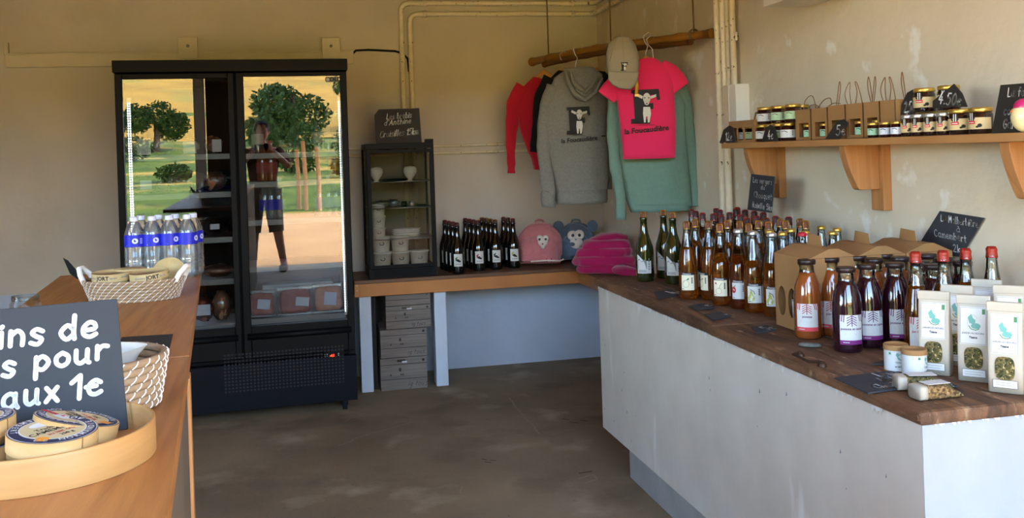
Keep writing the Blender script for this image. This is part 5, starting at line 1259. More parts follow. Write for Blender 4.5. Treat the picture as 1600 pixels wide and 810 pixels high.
tall2 = [[(0, .25, -.01), (0, .4, .04), (0, .3, .075), (0, .42, .07), (0, .6, .03), (0, .7, -.01)], [(.8, .9, -.01), (.8, .7, .05), (.8, .75, .09), (.8, .85, .06), (.8, .95, -.01)]]
kraft_bag(1243, 1267, .128 * .92, 'brown paper bag with jar window, leftmost of the row', arch)
kraft_bag(1268, 1293, .128 * .92, 'brown paper bag with jar window, second of the row', loose)
kraft_bag(1294, 1321, .122, 'brown paper bag behind the five euro slate', tall)
kraft_bag(1322, 1349, .122, 'brown paper bag with jar window and tall handles, fourth of the row', tall2)
kraft_bag(1350, 1375, .122, 'brown paper bag behind the small green labelled jar', tall, True)
kraft_bag(1376, 1400, .122, 'brown paper bag at the right end of the row with a looped handle', tall2, False)
g2_ = 'small jars in front of the last kraft bags'
put_jar('mg', 1364, XS + .018, 0, 'small green labelled jar in front of the kraft bags', g2_, lambda: jar_proto(.018, .05, 'jam', 'lid_gold', 'paper_mint'))
put_jar('mb', 1384, XS + .018, 0, 'small pale blue labelled jar in front of the kraft bags', g2_, lambda: jar_proto(.021, .05, 'jam', 'lid_gold', 'paper_blue'))
put_jar('mb', 1402, XS + .018, 0, 'small pale blue labelled jar next to the dark spread jars', g2_, None)
for i, px in enumerate((1341, 1360)): pass
g3_ = 'dark spread jars with red and black labels'
mks = lambda: jar_proto(.022, .068, 'jam_choc', 'lid_silver', 'label_cream', 'spread_jar', 'strip'); mkl = lambda: jar_proto(.033, .075, 'jam_choc', 'lid_gold', 'label_cream', 'spread_jar', 'strip')
for i, px in enumerate((1419, 1435, 1455, 1475)): put_jar('ss', px, XS + .024, 0, f'small dark spread jar with red label, {ORD[i]} from the left', g3_, mks)
put_jar('sl', 1501, XS + .036, 0, 'large dark spread jar in the lower row, left of the last', g3_, mkl); put_jar('sl', 1533, XS + .036, 0, 'large dark spread jar at the right end of the lower row', g3_, None, -.35)
for i, px in enumerate((1450, 1484)): put_jar('sl', px, XS + .10, 0, ['large dark spread jar hidden behind the small ones, left', 'large dark spread jar hidden behind the small ones, right'][i], g3_, None)
put_jar('sl', 1446, XS + .07, .0755, 'large dark spread jar on top of the pile, left of the price slate', g3_, None); put_jar('sl', 1484, XS + .075, .0755, 'large dark spread jar on top of the pile, behind the price slate', g3_, None)
# price slates on the shelf
def shelf_slate(px_, x, lines, label, poly=None, floor_=True, th=.003, fixbottom=True):
    Q = [WX(a, b, x) for a, b in px_]
    PL = [WX(a, b, x) for a, b in (poly or px_)]
    if fixbottom:
        mz_ = min(p.z for p in PL); dz = ZT + .0005 - mz_
        for p in PL + Q: p.z += dz
    return slate_sign('price_slate', Q, lines, label, 'slate_warm', th, group='price slates on the wall shelf', poly=PL)
shelf_slate([(1130, 192), (1146, 192), (1148, 217), (1124, 217)], XS + .004, [('12€', .2, .85, .85, .5)], 'little pointed slate reading twelve euros at the left shelf end', [(1130, 197), (1139, 190), (1146, 194), (1149, 217), (1124, 217)])
shelf_slate([(1195, 192), (1212, 192), (1216, 217), (1190, 217)], XS + .004, [('4€', .25, .75, .85, .5)], 'little slate reading four euros below the stacked jam jars', [(1196, 197), (1203, 191), (1211, 197), (1216, 217), (1190, 217)])
shelf_slate([(1304, 189), (1326, 189), (1312, 219), (1288, 219)], XS + .004, [('5€', .1, .75, .78, .5)], 'slanted slate reading five euros in front of the kraft bags', [(1308, 191), (1318, 188), (1325, 195), (1312, 219), (1289, 219)])
shelf_slate([(1410, 141), (1430, 141), (1430, 183), (1407, 183)], XS + .05, [('2,50', .15, .95, .85, .42, .2)], 'pointed slate reading two euros fifty left of the jar pile', [(1417, 146), (1429, 139), (1430, 214), (1405, 214), (1408, 165)])
shelf_slate([(1462, 135), (1508, 140), (1511, 167), (1456, 169)], XS + .034, [('4.50€', .12, .9, .74, .52, .2)], 'slate reading four euros fifty lying against the top spread jars', [(1457, 158), (1472, 146), (1490, 131), (1503, 146), (1511, 167), (1457, 169)], fixbottom=False)
slate_sign('slate_sign', [WX(a, b, XS + .03) for a, b in [(1563, 133), (1625, 128), (1625, 215), (1548, 214)]], [('La fo', .18, .62, .24, .17, .2), ('à', .5, .57, .42, .13), ('confi', .07, .5, .58, .17, .2), ('Gar', .05, .36, .84, .18, .2)],
           'large slate sign reading la fo at the right end of the shelf', 'slate_warm')
p = SP(1602, XS + .012); t = thing('ceramic_bird', 'cream ceramic ball figure with pink and orange glaze at the picture edge', 'ornament', p)
MB().sphere((0, 0, .040), (.034, .034, .040), 'ceramic_cream', 20, 12).build('body', t)
MB().sphere((0, 0, .066), (.027, .027, .024), 'ceramic_pink', 16, 8).build('pink_cap', t)
MB().sphere((-.02, .012, .055), (.011, .011, .008), 'ceramic_orange', 12, 8).build('orange_beak', t)
# ------------------------------------------------------------------ hanging bamboo rail and clothes
A = WY(831, 97, 6.1); B = WX(1113, 51, XR - .05)
B.z = (B.z + A.z) / 2 * .5 + B.z * .5
pd = (B - A); 
rail = thing('bamboo_rail', 'pair of bamboo poles hanging across the corner as a clothes rail', 'rail', A)
mb = MB()
def bam(P, Q, r, m, nodes, mb):
    L_ = []; R_ = []
    for i in range(nodes * 4 + 1):
        u = i / (nodes * 4); L_.append(P.lerp(Q, u) + Vector((0, 0, .012 * math.sin(u * PI * 1.3)))); R_.append(r * (1.22 if i % 4 == 0 else 1.0) * (1.05 - .15 * u))
    mb.tube(L_, R_, m, 14)
bam(Vector((0, 0, 0)), pd, .023, 'bamboo', 7, mb); mb.build('upper_pole', rail)
mb = MB(); bam(pd * .12 + Vector((-.03, 0, -.035)), pd * .9 + Vector((0, -.02, -.028)), .015, 'bamboo_dark', 6, mb); mb.build('lower_pole', rail)
def pole_pt(px):
    """where the rail passes behind a photo column"""
    d0, d1 = ray(px, 80), None
    # plan intersection of the sight line with the pole
    ax, ay = A.x, A.y; u = (ax * d0.y - ay * d0.x) / (pd.y * d0.x - pd.x * d0.y); return A + pd * u
for px in (857, 955, 1085):
    q = pole_pt(px); t = MB().tube([Vector((0, 0, -.02)), Vector((0, 0, ZC - q.z))], .0045, 'rope', 6)
    t.lathe([(.027, -.012), (.03, 0), (.027, .012)], 'rope', 12, Matrix.Rotation(PI / 2, 4, 'X') @ Matrix.Rotation(.25, 4, 'Y'))
    t = t.build('hanging_cord', None, q); tag(t, {857: 'cord holding the left end of the bamboo rail', 955: 'cord holding the bamboo rail above the cap', 1085: 'cord holding the right end of the bamboo rail'}[px], 'cord', 'cords from the ceiling to the rail')
def frame_at(px, dfwd=0):
    """a frame at the rail facing the viewer: origin on the rail, local x to the right, metres per photo pixel"""
    q = pole_pt(px); dist = (q - EYE).dot(Vector((math.sin(TH), math.cos(TH), 0))); return q, dist / F
class Cloth:
    def __init__(s, name, label, px, dy=0, pyr=None, yaw=None):
        s.q, s.k = frame_at(px); s.yaw = -TH if yaw is None else yaw
        fw = Vector((math.sin(TH), math.cos(TH), 0)); s.q = s.q + fw * dy; s.k = (s.q - EYE).dot(fw) / F
        s.ox, s.oy = s.proj(s.q)
        s.t = thing(name, label, 'clothing', s.q, s.yaw, 'clothes on the bamboo rail')
    def proj(s, P):
        r_ = P - EYE; fw = r_.dot(Vector((math.sin(TH), math.cos(TH), 0))); u = r_.dot(Vector((math.cos(TH), -math.sin(TH), 0))) / fw * F; v = -r_.z / fw * F
        return CX + u * math.cos(ROLL) + v * math.sin(ROLL), CY - u * math.sin(ROLL) + v * math.cos(ROLL)
    def L(s, px, py, y=0):
        dx, dy = px - s.ox, py - s.oy; return Vector(((dx * math.cos(ROLL) - dy * math.sin(ROLL)) * s.k, y, -(dx * math.sin(ROLL) + dy * math.cos(ROLL)) * s.k))
    def body(s, rows, mat, dep, name='body', fold=.012, seed=0, y=0, parent=None, freq=14):
        """rows: (left px, left py, right px, right py)"""
        S = []
        # refine rows
        R2 = []
        for i in range(len(rows) - 1):
            for k in range(4): u = k / 4; R2.append([rows[i][j] + (rows[i + 1][j] - rows[i][j]) * u for j in range(4)])
        R2.append(rows[-1])
        n = len(R2)
        for i, (a, b, c, d) in enumerate(R2):
            l, r_ = s.L(a, b, y), s.L(c, d, y); e = min(1, .35 + 1.6 * i / n)
            S.append(((l + r_) / 2, (r_ - l) / 2, Vector((0, dep * e, 0))))
        kk = Vector((seed * 7.3, seed, 0))
        return MB().loft(S, mat, 44, p=2.6, disp=lambda v: fold * noise.noise(Vector((v.x * freq, v.y * 3, v.z * 2.2)) + kk) + fold * .35 * noise.noise(v * 30 + kk)).build(name, parent or s.t)
    def sleeve(s, pts, mat, flat=.5, seed=0, name='sleeve', fold=.006, y=0):
        """pts: (px, py, width px, y offset)"""
        C_ = [s.L(p[0], p[1], y + (p[3] if len(p) > 3 else 0)) for p in pts]; W_ = [p[2] * s.k / 2 for p in pts]; Cs = []; Ws = []
        for i in range(len(C_) - 1):
            for k in range(5): u = k / 5; Cs.append(C_[i].lerp(C_[i + 1], u)); Ws.append(W_[i] + (W_[i + 1] - W_[i]) * u)
        Cs.append(C_[-1]); Ws.append(W_[-1]); S = []
        for i, c in enumerate(Cs):
            t_ = (Cs[min(i + 1, len(Cs) - 1)] - Cs[max(i - 1, 0)]).normalized(); side_ = Vector((t_.z, 0, -t_.x)).normalized()
            S.append((c, side_ * Ws[i], Vector((0, Ws[i] * flat, 0))))
        kk = Vector((seed * 5.1, seed, 2)); 
        return MB().loft(S, mat, 20, p=2.2, disp=lambda v: fold * noise.noise(v * 16 + kk)).build(name, s.t)
    def hanger(s, w_px=70, y=0, py_shoulder=None, mat='hanger_wood', label=None, slope=16, bx=None, group='wooden hangers'):
        q0 = Vector((0, y, .024)); ox, oy = s.ox, s.oy; ps = py_shoulder - oy if py_shoulder else 28
        k = s.k; zt_ = -ps * k
        t = thing('coat_hanger', label, 'hanger', s.t.location, s.t.rotation_euler.z, group)
        dx = (bx - ox) * k if bx else 0
        MB().tube([Vector((dx, y, zt_)), Vector((dx, y, zt_ + .03)), Vector((dx * .3, y, -.045)), Vector((-.02, y, -.02)), Vector((-.028, y, .008)), Vector((0, y, .028)), Vector((.026, y, .01))], .0018, 'wire', 6).build('hook', t)
        mb = MB(); n = 10; S = []
        for i in range(n + 1):
            u = i / n * 2 - 1; S.append((Vector((dx + u * w_px * k / 2, y, zt_ - slope * k * abs(u) ** 1.3)), Vector((0, .006, 0)), Vector((0, 0, .016 * (1.1 - .5 * abs(u))))))
        mb.loft(S, mat, 10).build('wooden_bar', t)
        return t
def logo(cl, cx, cy, sz, y, mono=False, txt=True, parent=None, warp=0):
    """black slab letter F with a white lamb, and the shop name under it; sz = letter height in photo pixels"""
    mb = MB(); u = sz
    fn = lambda a, b: cl.L(cx + a * u, cy - b * u, y - .002 + warp * (a * a)); fo = lambda a, b: cl.L(cx + a * u, cy - b * u, y - .0045 + warp * a * a); fp = lambda a, b: cl.L(cx + a * u, cy - b * u, y - .006 + warp * a * a)
    for poly in ([(-.34, .5), (.42, .54), (.46, .22), (.38, .2), (.32, .36), (-.02, .36), (-.02, .5)], [(-.34, .5), (.0, .5), (.02, -.5), (-.28, -.48)], [(-.4, -.36), (.16, -.36), (.16, -.5), (-.4, -.5)], [(-.0, .1), (.26, .12), (.26, -.06), (.0, -.06)], [(-.34, .5), (-.4, .5), (-.4, .4), (-.3, .38)]):
        blob(mb, poly, fn, 'ink')
    blob(mb, ell(.06, .26, .11, .16), fo, 'paper'); blob(mb, ell(.06, .14, .075, .09), fo, 'paper')
    blob(mb, [(-.05, .32), (-.22, .40), (-.24, .32), (-.08, .24)], fo, 'paper'); blob(mb, [(.17, .32), (.34, .38), (.34, .30), (.18, .24)], fo, 'paper')
    blob(mb, [(-.04, .0), (.16, .0), (.19, -.2), (.14, -.46), (.09, -.46), (.08, -.28), (.04, -.28), (.03, -.46), (-.02, -.46), (-.05, -.2)], fo, 'paper')
    for a in (.0, .12): blob(mb, ell(a, .27, .018, .022, 8), fp, 'ink')
    blob(mb, ell(.06, .10, .03, .018, 8), fp, 'ink'); line2(mb, [(.02, .06), (.06, .045), (.10, .06)], .012, fp, 'ink')
    line2(mb, [(-.2, -.54), (.3, -.53)], .01, fn, 'ink')
    if txt: put_text(mb, 'la Foucaudière', .225, lambda a, b: fn(a + .06, b - .68 + .10 * a), 'ink', .006)
    return mb.build('printed_logo', parent or cl.t)
# red sweatshirt at the left
c = Cloth('red_sweatshirt', 'red long sleeved sweatshirt at the left end of the bamboo rail', 853, .03)
c.body([(832, 120, 850, 124), (812, 140, 865, 135), (806, 165, 868, 165), (812, 200, 866, 200), (822, 235, 864, 235), (829, 252, 862, 254), (832, 265, 860, 266)], 'red_cloth', .05, seed=1, fold=.018)
c.sleeve([(818, 135, 26), (803, 160, 22), (800, 195, 21), (798, 225, 15), (799, 255, 13), (799, 262, 11), (799, 271, 12)], 'red_cloth', .6, seed=2)
c.hanger(44, .0, 113, label='pale wooden hanger of the red sweatshirt', bx=850)
c = Cloth('black_sweatshirt', 'black sweatshirt hanging between the red one and the grey hoodie', 880, -.06)
c.body([(872, 110, 888, 112), (850, 130, 895, 128), (845, 160, 890, 160), (848, 200, 890, 200), (852, 230, 890, 230)], 'black_cloth', .04, seed=3)
c.sleeve([(860, 122, 22), (845, 150, 20), (840, 190, 17), (836, 225, 14), (835, 238, 14)], 'black_cloth', .6, seed=4)
c.hanger(40, 0, 112, label='brown wooden hanger of the black sweatshirt', bx=880)
c = Cloth('black_hoodie', 'dark garment almost hidden between the grey hoodie and the cap', 925, .14)
c.body([(922, 110, 945, 112), (915, 130, 960, 130), (915, 180, 958, 180), (915, 240, 955, 240), (916, 275, 953, 278)], 'black_cloth', .04, seed=5)
c.hanger(34, 0, 110, label='dark wooden hanger just left of the cap', bx=931)
# grey hoodie
c = Cloth('grey_hoodie', 'large grey hooded sweatshirt printed with a black letter and lamb', 899, -.24)
gb = c.body([(885, 108, 925, 108), (866, 122, 940, 122), (856, 138, 950, 138), (852, 165, 950, 165), (850, 200, 948, 200), (852, 240, 949, 240), (864, 280, 950, 280), (869, 296, 948, 294), (869, 314, 948, 312)], 'grey_cloth', .07, seed=6, fold=.016)
MB().loft([(c.L(909, 297, 0), Vector((40 * c.k, 0, 0)), Vector((0, .078, 0))), (c.L(909, 313, 0), Vector((40.5 * c.k, 0, 0)), Vector((0, .077, 0))), (c.L(909, 318, 0), Vector((39 * c.k, 0, 0)), Vector((0, .07, 0)))], 'grey_cloth', 40, p=2.6).build('hem_band', c.t)
c.sleeve([(866, 135, 26, .0), (855, 165, 24, -.01), (850, 205, 22, -.01), (850, 245, 22, -.03), (855, 280, 22, -.04), (858, 300, 21, -.05), (857, 303, 24, -.05), (856, 323, 21, -.05)], 'grey_cloth', .7, seed=7, fold=.008)
c.sleeve([(938, 135, 24, .0), (946, 170, 20, .02), (947, 220, 16, .02), (950, 270, 14, .02), (951, 296, 12, .02)], 'grey_cloth', .7, seed=8, fold=.008)
hd = c.body([(880, 108, 928, 106), (878, 120, 940, 118), (884, 136, 940, 128), (892, 148, 934, 142), (900, 156, 925, 152), (908, 160, 918, 159)], 'grey_cloth', .055, 'hood', .014, 9, -.06, freq=20)
mb = MB()
for o_ in (0, 8): mb.tube([c.L(882 + o_, 112 + o_ * .4, -.105), c.L(887 + o_, 132, -.12), c.L(896 + o_, 148 - o_, -.122), c.L(912, 158 - o_ * 1.6, -.122), c.L(928 - o_, 146 - o_, -.12), c.L(939 - o_, 124 - o_ * .2, -.105)], [.006, .012, .015, .015, .012, .006], 'grey_cloth', 10)
mb.build('hood_folds', c.t)
logo(c, 901, 190, 42, -.088)
c.hanger(46, -.0, 112, label='pale wooden hanger of the grey hoodie', bx=898)
MB().bx(c.L(938, 214, -.075), c.L(944, 212, -.072), 'black_metal').build('pocket_trim', c.t)
# green sweatshirt
c = Cloth('green_sweatshirt', 'large sage green sweatshirt hanging behind the pink shirt', 1016, -.06)
c.body([(985, 105, 1040, 105), (966, 130, 1062, 128), (962, 165, 1074, 165), (962, 210, 1075, 210), (966, 260, 1077, 258), (977, 310, 1079, 300), (985, 332, 1080, 322)], 'green_cloth', .065, seed=10, fold=.022)
MB().loft([(c.L(1032, 318, 0), Vector((47 * c.k, 0, 0)), Vector((0, .072, 0))), (c.L(1032, 330, 0), Vector((46.5 * c.k, 0, 0)), Vector((0, .071, 0)))], 'green_cloth', 40, p=2.6).build('hem_band', c.t)
c.sleeve([(972, 120, 24), (961, 160, 22), (957, 210, 20, -.02), (961, 260, 18, -.04), (966, 300, 17, -.06), (968, 315, 15, -.06), (968, 342, 16, -.06)], 'green_cloth', .7, seed=11)
c.sleeve([(1058, 125, 24), (1070, 160, 22), (1076, 210, 20), (1083, 260, 18), (1086, 300, 17), (1087, 322, 15)], 'green_cloth', .7, seed=12)
c.hanger(50, 0, 100, label='wooden hanger of the green sweatshirt, rightmost on the rail', bx=1020)
# pink t-shirt
c = Cloth('pink_tshirt', 'bright pink short sleeved shirt printed with a black letter and lamb', 1003, -.26)
c.body([(994, 93, 1020, 90), (976, 106, 1034, 98), (964, 118, 1048, 110), (960, 134, 1053, 128), (964, 150, 1054, 148), (968, 185, 1056, 185), (971, 220, 1056, 222), (973, 249, 1055, 247)], 'pink_cloth', .045, seed=13, fold=.006)
c.sleeve([(982, 116, 34), (966, 130, 34), (956, 140, 33), (947, 152, 31)], 'pink_cloth', .35, seed=14, fold=.004)
c.sleeve([(1030, 106, 30), (1045, 116, 36), (1055, 126, 35), (1064, 138, 31)], 'pink_cloth', .35, seed=15, fold=.004)
logo(c, 1005, 168, 52, -.052)
c.hanger(46, 0, 92, label='wooden hanger of the pink shirt beside the cap', bx=1008)
# cap
c = Cloth('baseball_cap', 'khaki cap with a small black letter badge hanging over the rail', 972, -.5)
c.t['category'] = 'cap'; del c.t['group']
c.body([(960, 58, 984, 58), (951, 68, 993, 70), (947, 84, 998, 86), (947, 100, 999, 102), (949, 116, 997, 118)], 'cap_cloth', .055, 'crown', .002, 16, .0, freq=4)
c.body([(949, 112, 997, 114), (949, 126, 995, 126), (955, 134, 990, 136), (964, 139, 984, 141)], 'cap_cloth', .03, 'peak', .001, 17, -.045, freq=4)
mb = MB()
for pts in ([(972, 58), (972, 80), (973, 110)], [(964, 60), (956, 78), (951, 98)], [(980, 60), (989, 78), (995, 100)]): mb.tube([c.L(a, b, -.057) for a, b in pts], .0012, 'cap_cloth', 5)
mb.build('seams', c.t)
logo(c, 973, 106, 13, -.062, txt=False)
MB().tube([c.L(993, 120, -.02), c.L(994, 135, -.03), c.L(993, 148, -.035)], [.008, .009, .008], 'gold_mark', 8).build('strap', c.t)
MB().box(c.L(993, 150, -.05), (.02, .004, .012), 'brass').build('buckle', c.t)
# ------------------------------------------------------------------ backpacks and folded clothes on the bench
def pack(name, label, px, py, w, h, m, rz, tilt, seed, y0):
    p = WY(px, py, y0); t = thing(name, label, 'backpack', (p.x, y0, ZBN + .015), rz); t.rotation_euler = (tilt, 0, rz)
    kk = Vector((seed * 3, 0, 0)); S = []
    for i in range(15):
        u = i / 14; a = w / 2 * (.90 if u < .15 else 1.0) * math.sqrt(max(0.02, 1 - max(0, (u - .45) / .55) ** 2.2)); d_ = .085 * math.sqrt(max(.05, 1 - max(0, (u - .35) / .65) ** 2.4)) * (.8 + .2 * min(1, u * 5)); S.append((Vector((0, .04, h * u + .002)), Vector((a, 0, 0)), Vector((0, d_, 0))))
    MB().loft(S, m, 36, p=2.6, disp=lambda v: .008 * noise.noise(v * 14 + kk)).build('pack_body', t)
    S = []
    for i in range(11):
        u = i / 10; a = w * .40 * math.sqrt(max(.03, 1 - max(0, (u - .5) / .5) ** 2.2)); S.append((Vector((0, -.035, h * .62 * u + .01)), Vector((a, 0, 0)), Vector((0, .05 * math.sqrt(max(.05, 1 - max(0, (u - .4) / .6) ** 2)), 0))))
    MB().loft(S, m, 30, p=2.6, disp=lambda v: .006 * noise.noise(v * 16 + kk)).build('front_pocket', t)
    MB().tube([(-.03, .05, h * .98), (-.025, .05, h * 1.06), (.0, .05, h * 1.08), (.025, .05, h * 1.06), (.03, .05, h * .98)], .007, m, 8).build('top_handle', t)
    mb = MB(); mb.tube([(w * .45 * math.cos(q), -.035, h * .5 + h * .42 * math.sin(q)) for q in [k * PI / 12 for k in range(13)]], .0035, m, 6).build('zip_line', t)
    return t
yk = lambda x, y, r: 0
t = pack('animal_backpack', 'pink plush backpack with a cream animal face', 843, 410, .30, .275, 'pink_plush', -.32, -.2, 1, 6.14)
mb = MB()
mb.sphere((.03, -.082, .135), (.034, .014, .036), 'cream_plush', 14, 8).sphere((.012, -.082, .158), (.022, .012, .02), 'cream_plush', 12, 8).sphere((.048, -.082, .158), (.022, .012, .02), 'cream_plush', 12, 8).sphere((.03, -.085, .105), (.016, .012, .022), 'cream_plush', 12, 8)
f_ = mb.build('face', t); mb = MB()
for x in (.010, .05): mb.sphere((x, -.096, .148), .008, 'glass_black', 10, 6)
mb.sphere((.03, -.099, .118), .005, 'apple_red', 8, 6); mb.build('eyes_nose', f_)
mb = MB(); mb.bx((.05, -.095, -.0), (.09, -.085, .022), 'print_red').bx((.062, -.097, .0), (.066, -.0955, .022), 'paper').bx((.072, -.097, .0), (.076, -.0955, .022), 'paper'); mb.tube([(-.05, -.09, .006), (.05, -.1, .01), (.14, -.09, .006), (.16, -.05, .02)], .005, 'cream_plush', 8)
mb.build('woven_tag', t)
t = pack('animal_backpack', 'grey blue plush backpack with a white monkey face', 900, 402, .26, .26, 'grey_plush', -.35, -.2, 5, 6.22)
mb = MB(); mb.sphere((-.015, -.082, .155), (.035, .014, .034), 'cream_plush', 14, 8).sphere((.03, -.082, .16), (.033, .014, .034), 'cream_plush', 14, 8).sphere((.01, -.086, .105), (.045, .018, .038), 'cream_plush', 14, 8)
f_ = mb.build('face', t); mb = MB()
for x in (-.012, .032): mb.sphere((x, -.096, .155), .011, 'glass_black', 10, 6)
mb.sphere((.008, -.106, .125), (.008, .004, .004), 'grey_plush', 8, 6); mb.sphere((-.02, -.105, .095), (.022, .012, .014), 'grey_plush', 12, 8); mb.build('eyes_mouth', f_)
for s_ in (-1, 1): MB().sphere((s_ * .115, -.01, .225), (.038, .02, .042), 'grey_plush', 14, 8).build('ear', t)
MB().bx((-.03, -.09, .0), (.04, -.08, .02), 'slate').build('woven_tag', t)
# folded magenta hoodies
FH = ['bottom', 'second', 'third', 'top']
for i in range(4):
    p = G(952, 428, ZBN); z = ZBN + .046 * i
    t = thing('folded_hoodie', f'magenta hoodie folded in the pile on the bench corner, {FH[i]} of four', 'clothing', (p.x + [.035, .0, .012, .03][i], p.y + .10 + .01 * i, z + .001), -.35 + [.0, .12, -.1, .1][i], 'magenta hoodies folded in a pile')
    w_, d_ = [.20, .19, .18, .15][i], [.15, .14, .13, .11][i]; kk = Vector((i * 4.1, 1, 0))
    S = [(Vector((0, 0, z_)), Vector((w_ * q, 0, 0)), Vector((0, d_ * q, 0))) for z_, q in ((.002, .93), (.012, .98), (.026, 1.0), (.040, .98), (.052, .93), (.058, .8), (.060, .4))]
    MB().loft(S, 'magenta_cloth', 48, p=2.8, disp=lambda v: .026 * noise.noise(Vector((v.x * 7, v.y * 7, v.z * 14)) + kk) + .012 * noise.noise(v * 22 + kk)).build('folded_body', t)
    if i == 3:
        MB().loft([(Vector((-.10, 0, .05)), Vector((0, .03, 0)), Vector((0, 0, .015))), (Vector((-.03, -.02, .07)), Vector((0, .055, 0)), Vector((0, 0, .024))), (Vector((.06, -.01, .078)), Vector((0, .06, 0)), Vector((0, 0, .022))), (Vector((.13, .0, .065)), Vector((0, .04, 0)), Vector((0, 0, .018)))], 'magenta_cloth', 24, disp=lambda v: .012 * noise.noise(v * 18)).build('hood', t)
    if i == 0: MB().loft([(Vector((.05, -.1, .03)), Vector((.05, 0, 0)), Vector((0, 0, .03))), (Vector((.10, -.17, .022)), Vector((.07, 0, 0)), Vector((0, 0, .022))), (Vector((.13, -.24, .016)), Vector((.06, 0, 0)), Vector((0, 0, .016)))], 'magenta_cloth', 24, disp=lambda v: .010 * noise.noise(v * 18)).build('sleeve', t)
# ------------------------------------------------------------------ things on the left counter
def coil_basket(name, label, loc, rx, ry, hgt, flare, rz, coils, stitches, sign_=1, step=1.6):
    t = thing(name, label, 'basket', loc, rz); mb = MB(); st = MB(); r = hgt / coils / 2 * 1.08
    for i in range(coils):
        u = i / (coils - 1); z = r + (hgt - 2 * r) * u; k = 1 + (flare - 1) * u
        pts = [(rx * k * math.cos(a), ry * k * math.sin(a), z) for a in [2 * PI * j / 48 for j in range(48)]]
        mb.tube(pts, r, 'coil', 8, None, True)
        for j in range(stitches):
            a = 2 * PI * (j + sign_ * i * .32 * step) / stitches; da = .30 / stitches * 2 * PI * sign_
            P = [Vector(((rx * k + r * 1.06 * q[0]) * math.cos(a + da * q[1]), (ry * k + r * 1.06 * q[0]) * math.sin(a + da * q[1]), z + r * 1.06 * q[1])) for q in ((.6, -.75), (1, -.2), (1, .25), (.6, .75))]
            st.tube(P, r * .17, 'white_cord', 5)
    mb.lathe([(0, 0), (.97, 0), (.97, .004), (0, .004)], 'coil', 40, Matrix.Diagonal((rx, ry, 1, 1)))
    mb.build('coiled_wall', t); st.build('white_stitching', t); return t
pc = G(208, 473, ZL); pl2 = G(126, 440, ZL + .06); pr2 = G(291, 430, ZL + .06)
rx = (pr2 - pl2).length / 2; yawb = math.atan2((pr2 - pl2).y, (pr2 - pl2).x); print('basket rx', rx, yawb)
bc = (pl2 + pr2) / 2; bcy = pc.y + .075
rxb = rx / 1.16
mid_ = Vector(((pl2.x + pr2.x) / 2, (pl2.y + pr2.y) / 2, ZL))
B1 = coil_basket('rope_basket', 'large oval coiled basket with white stitches holding cheese boxes', mid_, rxb, .085, .062, 1.16, -TH - .05, 7, 40)
rzb = -TH - .05
for s_ in (-1, 1):
    x = s_ * rx * .97; MB().tube([(x * .96, -.03, .052), (x * 1.05, -.026, .075), (x * 1.13, -.01, .092), (x * 1.13, .01, .092), (x * 1.05, .026, .075), (x * .96, .03, .052)], .0075, 'white_cord', 10).build('rope_handle', B1)
def RZ(v, a): return Vector((v[0] * math.cos(a) - v[1] * math.sin(a), v[0] * math.sin(a) + v[1] * math.cos(a), v[2]))
def cheese_box(r, h, wall, lid, label, name='cheese_box', group=None):
    t = thing(name, label, 'cheese box', (0, 0, 0), 0, group)
    MB().lathe([(0, 0), (r * .97, 0), (r * .97, h * .6)], wall, 36).build('box_base', t)
    MB().lathe([(r, h * .32), (r, h), (r * .985, h), (r * .985, h - .002), (0, h - .002)], wall, 36).build('lid', t); return t
def jort(label):
    t = cheese_box(.054, .032, 'jort_paper', None, label, group='round cheese boxes in the coiled basket'); mb = MB(); fn = cylmap(.0546, .021, -PI / 2 - .0)
    put_text(mb, 'JORT', .0155, lambda x, y: fn(x + .012, y), 'ink', .0005)
    for k in range(3): put_text(mb, ['camembert', 'lait cru', 'normand'][k], .007, lambda x, y, k=k: fn(x - .024 + [0, .066, .1][k], y + [0, 0, .002][k]), 'ink_soft', .0002)
    line2(mb, [(-.08, -.007), (.08, -.007)], .0006, fn, 'ink_soft'); mb.build('print', t); return t
j1 = jort('round cheese box with brown wrap lying at the left in the coiled basket'); j1.location = mid_ + RZ((-.058, -.016, .050), rzb); j1.rotation_euler = (.04, .03, rzb - .25)
j2 = dup(j1, mid_ + RZ((.055, -.018, .050), rzb), None, 'round cheese box with brown wrap lying at the right in the coiled basket'); j2.rotation_euler = (.06, -.08, rzb + .35)
t = thing('cheese_box', 'cheese box on its edge at the back right of the coiled basket', 'cheese box', mid_ + RZ((.085, .045, .062), rzb), rzb); t.rotation_euler = (1.05, .15, rzb)
MB().lathe([(0, -.012), (.048, -.012), (.05, .012), (.047, .012), (.046, -.006), (0, -.006)], 'jort_paper', 30).build('open_base', t)
t = thing('cheese_box', 'flat cheese box at the back left of the coiled basket', 'cheese box', mid_ + RZ((-.03, .045, .048), rzb), rzb); MB().lathe([(0, 0), (.045, 0), (.045, .034), (.043, .036), (0, .036)], 'jort_paper', 30).build('box_base', t)
# pointed slate tag
q = [G(x, y, ZL) for x, y in ((98, 404),)]
pt = mid_ + RZ((-rx * .92, 0, .075), rzb); 
fwv = Vector((math.sin(TH), math.cos(TH), 0)); Pn = mid_ + RZ((-rx * .92, 0, 0), rzb)
TG = [hit(x, y, Pn, fwv) for x, y in ((98, 403), (106, 407), (128, 432), (121, 437), (109, 428))]
slate_sign('price_tag', [hit(x, y, Pn, fwv) for x, y in ((102, 400), (131, 430), (120, 440), (94, 410))], [('3€', .018, .018, .014, .0022, 1, .1)], 'pointed black tag with white writing sticking out of the coiled basket', 'black_metal', .002, 'tag', None, poly=TG)
